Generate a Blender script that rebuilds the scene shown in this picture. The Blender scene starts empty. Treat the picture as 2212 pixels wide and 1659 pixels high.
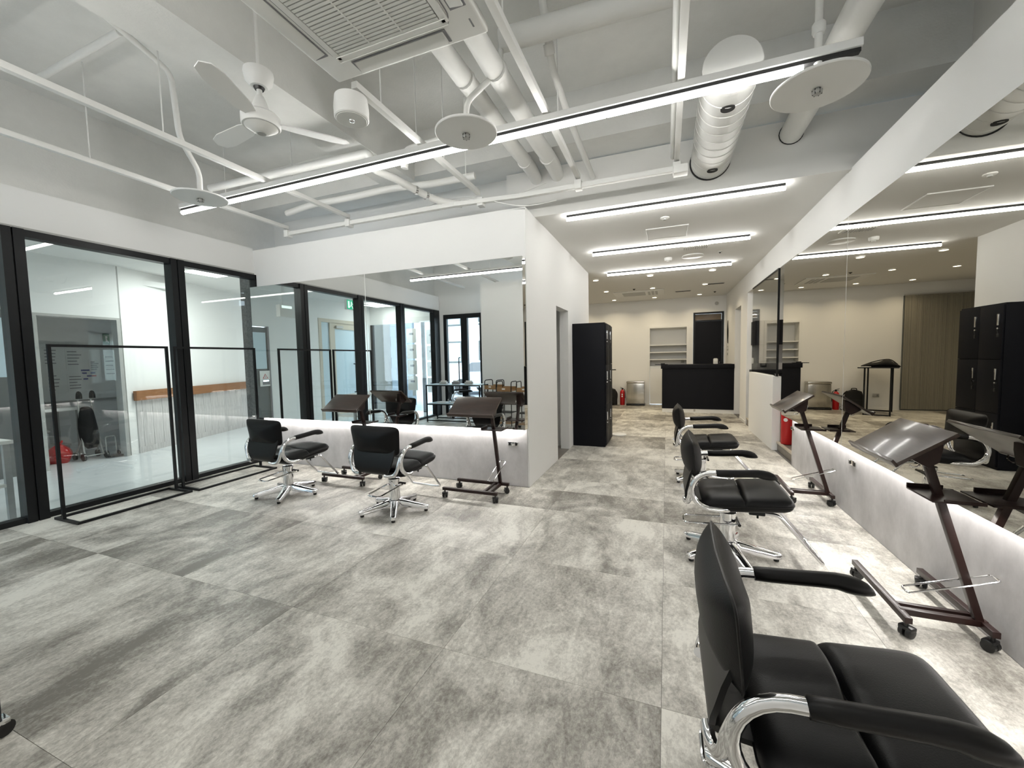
import bpy, bmesh, math, random
from mathutils import Matrix, Vector

D = bpy.data
SC = bpy.context.scene
COL = SC.collection
rnd = random.Random(11)
PI = math.pi

# ------------------------------------------------------------------ camera, world, exposure
def make_camera():
    yaw, pitch, roll = (math.radians(a) for a in (-21.02, -3.595, -1.124))
    f = Vector((math.sin(yaw), math.cos(yaw), 0)); r = Vector((math.cos(yaw), -math.sin(yaw), 0)); u = Vector((0, 0, 1))
    f2 = f * math.cos(pitch) + u * math.sin(pitch); u2 = u * math.cos(pitch) - f * math.sin(pitch)
    r3 = r * math.cos(roll) + u2 * math.sin(roll); u3 = u2 * math.cos(roll) - r * math.sin(roll)
    cam = D.cameras.new('camera'); cam.sensor_width = 36.0; cam.sensor_fit = 'HORIZONTAL'
    cam.lens = 868.53 / 2212 * 36.0; cam.clip_start = 0.02; cam.clip_end = 200
    o = D.objects.new('camera', cam); COL.objects.link(o)
    m = Matrix(((r3.x, u3.x, -f2.x, 0), (r3.y, u3.y, -f2.y, 0), (r3.z, u3.z, -f2.z, 1.3), (0, 0, 0, 1)))
    o.matrix_world = m
    SC.camera = o
make_camera()

EXPOSURE = 0.35
LED = 25.5           # salon light tubes
LED_C = 31.0         # corridor light tubes
STRIP = 37.0         # hidden strips below the mirrors
DOWN_W = 3.9        # each warm downlight
HALL_W = 36.0        # ceiling panel of the hall outside
SKY = 5.0
SC.view_settings.view_transform = 'Standard'
SC.view_settings.look = 'None'
SC.view_settings.gamma = 1.0
SC.view_settings.use_curve_mapping = False
SC.view_settings.exposure = EXPOSURE
w = D.worlds.new('sky'); SC.world = w; w.use_nodes = True
w.node_tree.nodes['Background'].inputs[0].default_value = (0.72, 0.86, 1.0, 1)
w.node_tree.nodes['Background'].inputs[1].default_value = SKY

def area_lamp(name, loc, size, watts, color, rot=(0, 0, 0), shape='RECTANGLE', spread=PI):
    l = D.lights.new(name, 'AREA'); l.shape = shape; l.size = size[0]; l.size_y = size[1]; l.energy = watts; l.color = color
    l.spread = spread
    o = D.objects.new(name, l); COL.objects.link(o); o.location = loc; o.rotation_euler = rot
    return o
# light of the recessed ceiling panel in the hall outside the glass
area_lamp('hall_panel_light', (-6.35, 4.25, 2.66), (1.0, 0.5), HALL_W, (0.96, 1.0, 0.98))
area_lamp('hall_panel_light', (-6.3, -0.75, 2.66), (1.1, 0.5), HALL_W * 0.22, (0.96, 1.0, 0.98))

# ------------------------------------------------------------------ materials
def nodes_of(m):
    nt = m.node_tree; return nt, nt.nodes, nt.links
def mat(name, col, rough=0.5, metal=0.0, var=0.0, vscale=6.0, bump=0.0, bscale=80.0, coat=0.0, spec=0.5, emit=None, stretch=None, var2=None):
    m = D.materials.new(name); m.use_nodes = True
    nt, N, L = nodes_of(m); b = N['Principled BSDF']
    b.inputs['Base Color'].default_value = (*col, 1); b.inputs['Roughness'].default_value = rough
    b.inputs['Metallic'].default_value = metal; b.inputs['Coat Weight'].default_value = coat
    b.inputs['Coat Roughness'].default_value = 0.1
    b.inputs['Specular IOR Level'].default_value = spec
    if emit:
        b.inputs['Emission Color'].default_value = (*emit[0], 1); b.inputs['Emission Strength'].default_value = emit[1]
    if var or bump:
        tc = N.new('ShaderNodeTexCoord'); mp = N.new('ShaderNodeMapping'); L.new(tc.outputs['Object'], mp.inputs[0])
        if stretch: mp.inputs['Scale'].default_value = stretch
    if var:
        nz = N.new('ShaderNodeTexNoise'); nz.inputs['Scale'].default_value = vscale; nz.inputs['Detail'].default_value = 6
        nz.inputs['Roughness'].default_value = 0.65
        L.new(mp.outputs[0], nz.inputs['Vector'])
        rp = N.new('ShaderNodeValToRGB'); e = rp.color_ramp.elements
        e[0].position = 0.3; e[1].position = 0.7
        e[0].color = (*[c * (1 - var) for c in col], 1); e[1].color = (*[min(1, c * (1 + var)) for c in col], 1)
        if var2: e[1].color = (*var2, 1)
        L.new(nz.outputs['Fac'], rp.inputs[0]); L.new(rp.outputs[0], b.inputs['Base Color'])
    if bump:
        n2 = N.new('ShaderNodeTexNoise'); n2.inputs['Scale'].default_value = bscale; n2.inputs['Detail'].default_value = 3
        L.new(mp.outputs[0], n2.inputs['Vector'])
        bp = N.new('ShaderNodeBump'); bp.inputs['Strength'].default_value = bump; bp.inputs['Distance'].default_value = 0.01
        L.new(n2.outputs['Fac'], bp.inputs['Height']); L.new(bp.outputs[0], b.inputs['Normal'])
    return m

def floor_material():
    m = D.materials.new('worn_stone_vinyl'); m.use_nodes = True
    nt, N, L = nodes_of(m); b = N['Principled BSDF']
    tc = N.new('ShaderNodeTexCoord'); oi = N.new('ShaderNodeObjectInfo')
    cb = N.new('ShaderNodeCombineXYZ')
    for k, f in (('X', 61.0), ('Y', 37.0)):
        mu = N.new('ShaderNodeMath'); mu.operation = 'MULTIPLY'; mu.inputs[1].default_value = f
        L.new(oi.outputs['Random'], mu.inputs[0]); L.new(mu.outputs[0], cb.inputs[k])
    ad = N.new('ShaderNodeVectorMath'); ad.operation = 'ADD'
    L.new(tc.outputs['Object'], ad.inputs[0]); L.new(cb.outputs[0], ad.inputs[1])
    def noise(scale, detail, rough, st, dist=0.0):
        mp = N.new('ShaderNodeMapping'); mp.inputs['Scale'].default_value = st
        L.new(ad.outputs[0], mp.inputs[0])
        n = N.new('ShaderNodeTexNoise'); n.inputs['Scale'].default_value = scale; n.inputs['Detail'].default_value = detail
        n.inputs['Roughness'].default_value = rough; n.inputs['Distortion'].default_value = dist
        L.new(mp.outputs[0], n.inputs['Vector']); return n.outputs['Fac']
    def math2(op, a, bb):
        q = N.new('ShaderNodeMath'); q.operation = op
        for i, x in enumerate((a, bb)):
            if isinstance(x, float): q.inputs[i].default_value = x
            else: L.new(x, q.inputs[i])
        return q.outputs[0]
    n1 = noise(1.9, 6, 0.62, (1.15, 0.85, 1), 0.9)
    n2 = noise(7.0, 9, 0.72, (1.7, 0.62, 1), 0.6)
    n3 = noise(60.0, 8, 0.78, (1.15, 0.85, 1), 0.4)
    v = math2('ADD', math2('MULTIPLY', n1, 0.48), math2('MULTIPLY', n2, 0.28))
    v = math2('ADD', v, math2('MULTIPLY', n3, 0.32))
    rr = math2('MULTIPLY', math2('SUBTRACT', oi.outputs['Random'], 0.5), 0.10)
    v = math2('ADD', v, rr)
    rp = N.new('ShaderNodeValToRGB'); cr = rp.color_ramp
    cr.elements[0].position = 0.447; cr.elements[0].color = (0.185, 0.172, 0.150, 1)
    cr.elements[1].position = 0.638; cr.elements[1].color = (0.74, 0.72, 0.655, 1)
    for p, c in ((0.508, (0.335, 0.318, 0.282)), (0.57, (0.52, 0.50, 0.45))):
        e = cr.elements.new(p); e.color = (*c, 1)
    L.new(v, rp.inputs[0]); L.new(rp.outputs[0], b.inputs['Base Color'])
    b.inputs['Roughness'].default_value = 0.42; b.inputs['Specular IOR Level'].default_value = 0.4
    bp = N.new('ShaderNodeBump'); bp.inputs['Strength'].default_value = 0.12; bp.inputs['Distance'].default_value = 0.004
    L.new(n3, bp.inputs['Height']); L.new(bp.outputs[0], b.inputs['Normal'])
    return m

def glass_material(name, tint, refl=1.0):
    m = D.materials.new(name); m.use_nodes = True
    nt, N, L = nodes_of(m); N.remove(N['Principled BSDF']); out = N['Material Output']
    tr = N.new('ShaderNodeBsdfTransparent'); tr.inputs[0].default_value = (*tint, 1)
    gl = N.new('ShaderNodeBsdfGlossy'); gl.inputs['Roughness'].default_value = 0.0; gl.inputs[0].default_value = (1, 1, 1, 1)
    ge = N.new('ShaderNodeNewGeometry'); dt = N.new('ShaderNodeVectorMath'); dt.operation = 'DOT_PRODUCT'
    L.new(ge.outputs['Normal'], dt.inputs[0]); L.new(ge.outputs['Incoming'], dt.inputs[1])
    ab = N.new('ShaderNodeMath'); ab.operation = 'ABSOLUTE'; L.new(dt.outputs['Value'], ab.inputs[0])
    su = N.new('ShaderNodeMath'); su.operation = 'SUBTRACT'; su.inputs[0].default_value = 1.0; L.new(ab.outputs[0], su.inputs[1])
    pw = N.new('ShaderNodeMath'); pw.operation = 'POWER'; pw.inputs[1].default_value = 5.0; L.new(su.outputs[0], pw.inputs[0])
    ma = N.new('ShaderNodeMath'); ma.operation = 'MULTIPLY_ADD'; ma.inputs[1].default_value = 0.95 * refl; ma.inputs[2].default_value = 0.042 * refl
    L.new(pw.outputs[0], ma.inputs[0])
    mx = N.new('ShaderNodeMixShader'); L.new(ma.outputs[0], mx.inputs[0]); L.new(tr.outputs[0], mx.inputs[1]); L.new(gl.outputs[0], mx.inputs[2])
    L.new(mx.outputs[0], out.inputs[0])
    return m

def emission(name, col, s):
    m = D.materials.new(name); m.use_nodes = True
    nt, N, L = nodes_of(m); N.remove(N['Principled BSDF'])
    e = N.new('ShaderNodeEmission'); e.inputs[0].default_value = (*col, 1); e.inputs[1].default_value = s
    L.new(e.outputs[0], N['Material Output'].inputs[0]); return m

WALL = mat('white_wall_paper', (0.80, 0.80, 0.785), 0.85, bump=0.06, bscale=220)
CEIL = mat('white_painted_concrete', (0.70, 0.70, 0.675), 0.9, var=0.05, vscale=3, bump=0.12, bscale=60)
CEIL_FLAT = mat('white_ceiling_board', (0.74, 0.735, 0.71), 0.9, bump=0.04, bscale=200)
CONC = mat('grey_concrete_paper', (0.50, 0.485, 0.485), 0.8, var=0.17, vscale=5, bump=0.05, bscale=60, stretch=(1, 1, 0.7))
TILE = floor_material()
SUB = mat('dark_joint', (0.16, 0.15, 0.14), 0.9)
HALLF = mat('polished_pale_floor', (0.66, 0.69, 0.70), 0.16, var=0.04, vscale=2)
BLACK = mat('black_powder_metal', (0.006, 0.007, 0.008), 0.4, spec=0.28)
BLACKM = mat('matt_black_laminate', (0.0055, 0.006, 0.009), 0.5, spec=0.16)
LEATHER = mat('black_leather', (0.0045, 0.0045, 0.0048), 0.42, bump=0.08, bscale=320, spec=0.20)
LEATHER2 = mat('black_soft_vinyl', (0.006, 0.0055, 0.0055), 0.4, spec=0.28)
CHROME = mat('polished_chrome', (0.80, 0.80, 0.81), 0.07, 1.0)
STEEL = mat('brushed_stainless_steel', (0.52, 0.50, 0.46), 0.22, 1.0, var=0.1, vscale=20, stretch=(1, 1, 0.05))
WOODF = mat('dark_brown_lacquered_frame', (0.020, 0.008, 0.0065), 0.38, var=0.25, vscale=8, coat=0.1, spec=0.35)
WOODB = mat('dark_walnut_board', (0.036, 0.020, 0.014), 0.28, var=0.35, vscale=14, stretch=(6, 0.6, 1), coat=0.4)
RUBBER = mat('black_caster_rubber', (0.008, 0.008, 0.008), 0.3)
MIRROR = mat('silvered_mirror', (0.77, 0.78, 0.76), 0.0, 1.0)
MIRROR_B = mat('dimmed_mirror', (0.64, 0.63, 0.59), 0.0, 1.0)  # same kind of mirror, its dimmer reflections put into the colour
GLASS = glass_material('clear_window_glass', (0.955, 0.98, 0.97))
GLASS_D = glass_material('grey_partition_glass', (0.80, 0.81, 0.79), 1.3)
WHITE = mat('white_enamel', (0.78, 0.78, 0.76), 0.45)
PIPE = mat('white_painted_pipe', (0.76, 0.76, 0.735), 0.5, bump=0.06, bscale=40)
PLASTIC = mat('cream_white_plastic', (0.70, 0.70, 0.67), 0.4)
GRILLE = mat('grey_plastic_grille', (0.42, 0.42, 0.40), 0.5)
DARKGAP = mat('dark_recess', (0.02, 0.02, 0.02), 0.8)
TUBE = emission('lit_tube', (1.0, 0.985, 0.95), LED)
TUBE_C = emission('lit_corridor_tube', (1.0, 0.985, 0.95), LED_C)
STRIPM = emission('lit_strip', (1.0, 0.97, 0.93), STRIP)
WARM = emission('lit_downlight', (1.0, 0.86, 0.62), 9.0)
PANELM = emission('lit_hall_panel', (0.96, 1.0, 0.98), 5.0)
EXITM = emission('lit_exit_sign', (0.02, 0.55, 0.30), 1.0)
EXITW = emission('lit_exit_sign_white', (0.8, 1.0, 0.92), 1.2)
RED = mat('red_enamel', (0.45, 0.006, 0.008), 0.3)
WOODRAIL = mat('orange_brown_wood', (0.27, 0.115, 0.04), 0.4, var=0.15, vscale=10, stretch=(1, 0.3, 6))
PLANK = mat('whitewashed_wood', (0.55, 0.53, 0.52), 0.6, var=0.25, vscale=12, stretch=(4, 4, 0.25))
GREYD = mat('grey_steel_door', (0.10, 0.11, 0.11), 0.4)
STONE = mat('grey_speckled_stone', (0.14, 0.14, 0.137), 0.7, var=0.45, vscale=45)
BEIGE = mat('beige_door_frame', (0.52, 0.47, 0.38), 0.5)
FROST = mat('frosted_pane', (0.50, 0.62, 0.68), 0.35)
BRICKM = mat('blue_grey_block', (0.20, 0.235, 0.28), 0.7, var=0.12, vscale=9)
PAPER = mat('white_paper', (0.78, 0.78, 0.76), 0.7)
INK = mat('grey_print', (0.22, 0.22, 0.23), 0.7)
BLUEINK = mat('blue_print', (0.10, 0.12, 0.30), 0.7)
REDINK = mat('red_print', (0.45, 0.06, 0.06), 0.7)
YELLOW = mat('yellow_paper', (0.62, 0.60, 0.22), 0.8)
CURTAIN = mat('grey_beige_string', (0.30, 0.28, 0.23), 0.85)
CANVAS = mat('black_bag_cloth', (0.006, 0.006, 0.006), 0.85, bump=0.2, bscale=60)
TANWOOD = mat('tan_wood_tray', (0.30, 0.17, 0.07), 0.45, var=0.15, vscale=10, stretch=(1, 8, 1))
CARPAINT = mat('pale_blue_car_paint', (0.55, 0.62, 0.70), 0.15, 0.3)
ROAD = mat('pale_asphalt', (0.40, 0.42, 0.45), 0.8, var=0.1)
BUILD = mat('pale_building_render', (0.62, 0.62, 0.62), 0.8)
BRIGHTFRAME = mat('grey_hall_shelf', (0.30, 0.32, 0.33), 0.45)
TILESTEP = mat('grey_brown_step_tile', (0.20, 0.18, 0.155), 0.4, var=0.2, vscale=6)
GREENP = mat('green_sign', (0.01, 0.13, 0.07), 0.6)
CLEARBOX = mat('translucent_crate', (0.40, 0.42, 0.43), 0.3)
GOLDB = mat('brown_kraft', (0.35, 0.24, 0.12), 0.8)

# ------------------------------------------------------------------ mesh building
class G:
    def __init__(s): s.bm = bmesh.new(); s.M = Matrix()
    def at(s, M): s.M = M; return s
    def box(s, a, b, bev=0.0, seg=2):
        ret = bmesh.ops.create_cube(s.bm, size=1.0); vs = ret['verts']
        a, b = Vector(a), Vector(b); c = (a + b) / 2; d = b - a
        for v in vs: v.co = s.M @ Vector((c.x + v.co.x * d.x, c.y + v.co.y * d.y, c.z + v.co.z * d.z))
        if bev:
            es = list({e for v in vs for e in v.link_edges})
            bmesh.ops.bevel(s.bm, geom=es, offset=bev, segments=seg, affect='EDGES', profile=0.6)
        return s
    def obox(s, c, size, rot=None, bev=0.0, seg=2):
        old = s.M; s.M = old @ Matrix.Translation(c) @ (rot.to_4x4() if rot else Matrix())
        h = Vector(size) / 2; s.box(-h, h, bev, seg); s.M = old; return s
    def tube(s, pts, r, n=8, closed=False, cap=True, flat=None):
        P = [Vector(p) for p in pts]; k = len(P)
        R = [r] * k if not isinstance(r, (list, tuple)) else list(r)
        T = []
        for i in range(k):
            if closed: t = P[(i + 1) % k] - P[i - 1]
            else: t = P[min(i + 1, k - 1)] - P[max(i - 1, 0)]
            T.append(t.normalized())
        up = Vector((0, 0, 1))
        if abs(T[0].dot(up)) > 0.95: up = Vector((1, 0, 0))
        nrm = (up - T[0] * up.dot(T[0])).normalized()
        rings = []
        for i in range(k):
            if i:
                nrm = nrm - T[i] * nrm.dot(T[i])
                if nrm.length < 1e-6: nrm = T[i].orthogonal()
                nrm.normalize()
            bi = T[i].cross(nrm)
            fl = flat or 1.0
            rings.append([s.bm.verts.new(s.M @ (P[i] + (nrm * math.cos(2 * PI * j / n) * R[i] * fl + bi * math.sin(2 * PI * j / n) * R[i]))) for j in range(n)])
        for i in range(k if closed else k - 1):
            A, B = rings[i], rings[(i + 1) % k]
            for j in range(n): s.bm.faces.new((A[j], A[(j + 1) % n], B[(j + 1) % n], B[j]))
        if cap and not closed:
            s.bm.faces.new(rings[0][::-1]); s.bm.faces.new(rings[-1])
        return s
    def lathe(s, prof, c=(0, 0, 0), n=24, axis=None, capb=True, capt=True):
        M = s.M @ Matrix.Translation(c)
        if axis is not None: M = M @ Vector((0, 0, 1)).rotation_difference(Vector(axis)).to_matrix().to_4x4()
        rings = [[s.bm.verts.new(M @ Vector((r * math.cos(2 * PI * j / n), r * math.sin(2 * PI * j / n), z))) for j in range(n)] for r, z in prof]
        for A, B in zip(rings, rings[1:]):
            for j in range(n): s.bm.faces.new((A[j], A[(j + 1) % n], B[(j + 1) % n], B[j]))
        if capb: s.bm.faces.new(rings[0][::-1])
        if capt: s.bm.faces.new(rings[-1])
        return s
    def cyl(s, p0, p1, r, n=12): return s.tube([p0, p1], r, n)
    def prism(s, poly, h0, h1, fn=None):
        fn = fn or (lambda x, y, h: (x, y, h))
        A = [s.bm.verts.new(s.M @ Vector(fn(x, y, h0))) for x, y in poly]; B = [s.bm.verts.new(s.M @ Vector(fn(x, y, h1))) for x, y in poly]
        k = len(poly)
        s.bm.faces.new(A[::-1]); s.bm.faces.new(B)
        for i in range(k): s.bm.faces.new((A[i], A[(i + 1) % k], B[(i + 1) % k], B[i]))
        return s
    def grid(s, fn, nu, nv, closeu=False):
        V = [[s.bm.verts.new(s.M @ Vector(fn(i / nu, j / nv))) for j in range(nv + 1)] for i in range(nu if closeu else nu + 1)]
        for i in range(nu):
            for j in range(nv):
                A, B = V[i], V[(i + 1) % len(V)]
                s.bm.faces.new((A[j], B[j], B[j + 1], A[j + 1]))
        return V
    def out(s, name, m, parent=None, kind=None, label=None, cat=None, group=None, angle=38, origin=True, noshade=False):
        bmesh.ops.recalc_face_normals(s.bm, faces=s.bm.faces)
        me = D.meshes.new(name)
        if origin:
            xs = [v.co for v in s.bm.verts]
            lo = Vector((min(v.x for v in xs), min(v.y for v in xs), min(v.z for v in xs))); hi = Vector((max(v.x for v in xs), max(v.y for v in xs), max(v.z for v in xs)))
            c = Vector(((lo.x + hi.x) / 2, (lo.y + hi.y) / 2, lo.z))
            for v in s.bm.verts: v.co -= c
        else: c = Vector((0, 0, 0))
        if not noshade:
            for f in s.bm.faces: f.smooth = True
        s.bm.to_mesh(me); s.bm.free()
        if not noshade: me.set_sharp_from_angle(angle=math.radians(angle))
        me.materials.append(m)
        o = D.objects.new(name, me); COL.objects.link(o); o.location = c
        if parent: o.parent = parent
        tag(o, label, cat, group, kind)
        return o
def tag(o, label=None, cat=None, group=None, kind=None):
    if label: o['label'] = label
    if cat: o['category'] = cat
    if group: o['group'] = group
    if kind: o['kind'] = kind
    return o
def thing(name, label, cat, loc=(0, 0, 0), rz=0.0, group=None):
    o = D.objects.new(name, None); COL.objects.link(o); o.empty_display_size = 0.1
    o.location = loc; o.rotation_euler = (0, 0, rz)
    return tag(o, label, cat, group)
def struct(name, loc=(0, 0, 0)):
    o = D.objects.new(name, None); COL.objects.link(o); o.location = loc; o['kind'] = 'structure'; return o
def copy_tree(root, loc, rz, label, group=None):
    r = root.copy(); COL.objects.link(r); r.location = loc; r.rotation_euler = (0, 0, rz); r['label'] = label
    if group: r['group'] = group
    for ch in root.children:
        c = ch.copy(); COL.objects.link(c); c.parent = r
        for g in ch.children:
            d = g.copy(); COL.objects.link(d); d.parent = c
    return r
def part_copy(o, loc=None, rot=None, parent=None):
    c = o.copy(); COL.objects.link(c)
    if loc is not None: c.location = loc
    if rot is not None: c.rotation_euler = rot
    if parent: c.parent = parent
    return c
def B(name, a, b, m, parent=None, bev=0.0, **k): return G().box(a, b, bev).out(name, m, parent, **k)
def arc(c, r, a0, a1, n, plane='xz', y=0.0):
    res = []
    for i in range(n + 1):
        a = a0 + (a1 - a0) * i / n
        res.append((c[0] + r * math.cos(a), y, c[1] + r * math.sin(a)))
    return res
def smooth_path(pts, k=6):
    P = [Vector(p) for p in pts]; res = []
    for i in range(len(P) - 1):
        p0, p1, p2, p3 = P[max(i - 1, 0)], P[i], P[i + 1], P[min(i + 2, len(P) - 1)]
        for j in range(k):
            t = j / k
            res.append(0.5 * ((2 * p1) + (p2 - p0) * t + (2 * p0 - 5 * p1 + 4 * p2 - p3) * t * t + (3 * p1 - p0 - 3 * p2 + p3) * t ** 3))
    res.append(P[-1]); return res
def round_corners(pts, rad, k=4, closed=False):
    P = [Vector(p) for p in pts]; n = len(P); res = []
    for i in range(n):
        if not closed and i in (0, n - 1): res.append(P[i]); continue
        a, b, c = P[i - 1], P[i], P[(i + 1) % n]
        u, v = (a - b), (c - b); r = min(rad, u.length * 0.45, v.length * 0.45)
        s0, s1 = b + u.normalized() * r, b + v.normalized() * r
        for j in range(k + 1):
            t = j / k; res.append(s0 * (1 - t) ** 2 + b * 2 * t * (1 - t) + s1 * t * t)
    return res

# ------------------------------------------------------------------ floor
floor = B('floor', (-5.10, -1.05, -0.14), (2.70, 11.50, -0.004), SUB, kind='structure')
TW, TD, TX0, TY0 = 0.922, 0.880, -0.012, 1.505
def lay_tiles(x0, x1, y0, y1):
    i0, i1 = math.floor((x0 - TX0) / TW), math.ceil((x1 - TX0) / TW); j0, j1 = math.floor((y0 - TY0) / TD), math.ceil((y1 - TY0) / TD)
    for i in range(i0, i1):
        for j in range(j0, j1):
            a, b = max(x0, TX0 + i * TW), min(x1, TX0 + (i + 1) * TW); c, d = max(y0, TY0 + j * TD), min(y1, TY0 + (j + 1) * TD)
            if b - a < 0.03 or d - c < 0.03: continue
            g = 0.0007
            o = G().box((a + g, c + g, -0.0045), (b - g, d - g, 0.0)).out('tile', TILE, noshade=True)
            o.parent = floor; o.matrix_parent_inverse = Matrix(); o.location = o.location - floor.location
lay_tiles(-5.02, 1.365, -0.98, 3.77)
lay_tiles(-1.285, 1.365, 3.77, 7.193)
lay_tiles(-3.46, 1.385, 7.193, 11.33)

# ------------------------------------------------------------------ ceiling over the salon: slab, beams, soffit
ceiling = B('ceiling', (-5.32, -1.2, 3.70), (2.05, 4.40, 3.82), CEIL, kind='structure')
def child(name, a, b, m, parent, bev=0.0):
    o = B(name, a, b, m, bev=bev); o.parent = parent; o.location = o.location - parent.location; return o
child('beam', (-2.88, -1.2, 3.20), (-2.50, 3.75, 3.70), CEIL, ceiling)
child('cross_beam', (-5.16, 3.75, 3.25), (1.90, 4.32, 3.70), CEIL, ceiling)
child('soffit', (-1.55, 4.095, 2.77), (1.90, 4.17, 3.237), CEIL_FLAT, ceiling)
child('soffit', (-5.20, 4.22, 2.60), (-1.55, 4.30, 3.25), CEIL_FLAT, ceiling)
child('soffit_edge', (-1.55, 4.095, 2.765), (1.39, 4.172, 2.7705), CEIL_FLAT, ceiling)
child('soffit_return', (-1.60, 4.12, 2.70), (-1.55, 4.30, 3.25), CEIL_FLAT, ceiling)
corridor_ceiling = B('ceiling', (-3.50, 4.17, 2.77), (1.45, 11.45, 2.86), CEIL_FLAT, kind='structure')

# ------------------------------------------------------------------ left side: header over the glazing, four glazed bays
wall_left = B('wall_left', (-5.22, -1.0, 2.48), (-5.04, 3.787, 2.80), WALL, kind='structure')
child('upper_wall', (-5.32, -1.2, 2.80), (-5.16, 4.30, 3.70), CEIL, wall_left)
child('header_trim', (-5.07, -1.0, 2.455), (-5.035, 3.787, 2.48), GRILLE, wall_left)
bays = [(2.935, 3.787), (1.745, 2.805), (0.56, 1.62), (-0.70, 0.43)]
for i, (y0, y1) in enumerate(bays):
    s = struct('window_%d' % (i + 1), (-5.04, (y0 + y1) / 2, 0))
    def wp(name, a, b, m, bev=0.0):
        o = B(name, a, b, m, bev=bev); o.parent = s; o.location = o.location - s.location; return o
    wp('glass_pane', (-5.052, y0 - 0.01, 0.045), (-5.044, y1 + 0.01, 2.405), GLASS)
    wp('head_rail', (-5.10, y0 - 0.13, 2.395), (-5.00, y1, 2.455), BLACK)
    wp('sill_rail', (-5.10, y0 - 0.13, 0.0), (-5.01, y1, 0.045), BLACK)
    if i < 3:
        g = G(); g.box((-5.11, y0 - 0.064, 0.0), (-4.985, y0, 2.455)); g.box((-5.11, y0 - 0.13, 0.0), (-4.985, y0 - 0.074, 2.455)); g.box((-5.09, y0 - 0.08, 0.0), (-5.0, y0 - 0.05, 2.45))
        o = g.out('mullion', BLACK); o.parent = s; o.location = o.location - s.location
    else:
        wp('mullion', (-5.11, y0 - 0.22, 0.0), (-4.985, y0, 2.455), BLACK)
    if i == 0: wp('end_jamb', (-5.11, 3.768, 0.0), (-5.0, 3.787, 2.455), BLACK)

# ------------------------------------------------------------------ back wall with the left mirror, corner and corridor wall
wall_back = B('wall_back', (-5.045, 3.787, 0.0), (-1.285, 3.93, 2.77), WALL, kind='structure')
child('lower_panel', (-5.0, 3.779, 0.0), (-1.30, 3.787, 0.62), CONC, wall_back)
wc = struct('wall_corridor', (-1.35, 5.4, 0))
def wcp(name, a, b, m=WALL):
    o = B(name, a, b, m); o.parent = wc; o.location = o.location - wc.location; return o
wcp('wall_section', (-1.41, 3.93, 0), (-1.285, 4.93, 2.77)); wcp('wall_section', (-1.41, 5.58, 0), (-1.285, 7.193, 2.77)); wcp('header', (-1.41, 4.93, 1.95), (-1.285, 5.58, 2.77))
wcp('niche_back', (-2.3, 4.6, 0), (-2.22, 5.9, 2.4)); wcp('niche_side', (-2.22, 5.75, 0), (-1.41, 5.83, 2.4)); wcp('niche_side', (-2.22, 4.66, 0), (-1.41, 4.74, 2.4)); wcp('niche_ceiling', (-2.22, 4.74, 2.35), (-1.41, 5.75, 2.4))
wcp('wall_return', (-3.50, 7.11, 0), (-1.41, 7.193, 2.77))
wcp('niche_floor', (-2.22, 4.74, -0.004), (-1.285, 5.75, 0.0), TILESTEP)

def mirror(name, label, panels, carcass, strip, side=None, MIRROR=MIRROR, seams=()):
    t = thing(name, label, 'mirror', (0, 0, 0))
    for k, (a, b) in enumerate(panels): B('mirror_panel', a, b, MIRROR, t)
    B('carcass', *carcass, GRILLE, t)
    for a, b in seams: B('seam_strip', a, b, WHITE, t)
    B('light_strip', *strip, STRIPM, t)
    if side: B('polished_edge', *side, MIRROR, t)
    return t
mirror('wall_mirror', 'wide frameless wall mirror over the grey back wall panel beside the glazed wall',
       [((-5.0, 3.690, 0.598), (-3.170, 3.696, 2.279)), ((-3.162, 3.690, 0.598), (-1.290, 3.696, 2.279))],
       ((-4.99, 3.697, 0.612), (-1.297, 3.786, 2.274)), ((-4.95, 3.735, 0.600), (-1.34, 3.760, 0.611)), ((-1.296, 3.692, 0.598), (-1.290, 3.786, 2.279)), seams=[((-3.1695, 3.691, 0.598), (-3.1625, 3.6965, 2.279))])

# ------------------------------------------------------------------ right wall with the long mirror
wall_right = B('wall_right', (1.385, -1.1, 0.0), (1.55, 5.47, 2.78), WALL, kind='structure')
child('lower_panel', (1.366, -1.1, 0.0), (1.385, 5.47, 0.62), CONC, wall_right)
child('ledge', (1.55, -1.1, 2.70), (1.95, 4.20, 2.78), WALL, wall_right)
child('upper_wall', (1.90, -1.1, 2.78), (1.98, 4.20, 3.70), CEIL, wall_right)
child('header', (1.385, 5.47, 2.42), (1.55, 8.50, 2.77), WALL, wall_right)
child('pier', (1.385, 8.50, 0), (1.55, 9.17, 2.77), WALL, wall_right)
child('header', (1.385, 9.17, 2.27), (1.55, 9.90, 2.77), WALL, wall_right)
child('wall_section', (1.385, 9.90, 0), (1.55, 11.33, 2.77), WALL, wall_right)
child('passage_wall', (2.2, 8.6, 0), (2.28, 10.6, 2.77), WALL, wall_right); child('passage_wall', (1.55, 9.92, 0), (2.2, 10.0, 2.77), WALL, wall_right)
child('passage_ceiling', (1.55, 8.6, 2.5), (2.2, 9.92, 2.58), WALL, wall_right)
child('baseboard', (1.378, 8.502, 0), (1.386, 9.168, 0.05), WHITE, wall_right)
mirror('wall_mirror', 'long frameless wall mirror above the grey panel on the styling side of the corridor',
       [((1.254, 3.746, 0.589), (1.260, 5.47, 2.301)), ((1.254, 2.012, 0.589), (1.260, 3.738, 2.301)), ((1.254, 0.28, 0.589), (1.260, 2.009, 2.301)), ((1.254, -0.98, 0.589), (1.260, 0.277, 2.301))],
       ((1.261, -0.97, 0.603), (1.384, 5.462, 2.296)), ((1.325, -0.9, 0.592), (1.352, 5.42, 0.602)), MIRROR=MIRROR_B, seams=[((1.255, 3.7385, 0.589), (1.2605, 3.7455, 2.301))])

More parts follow.
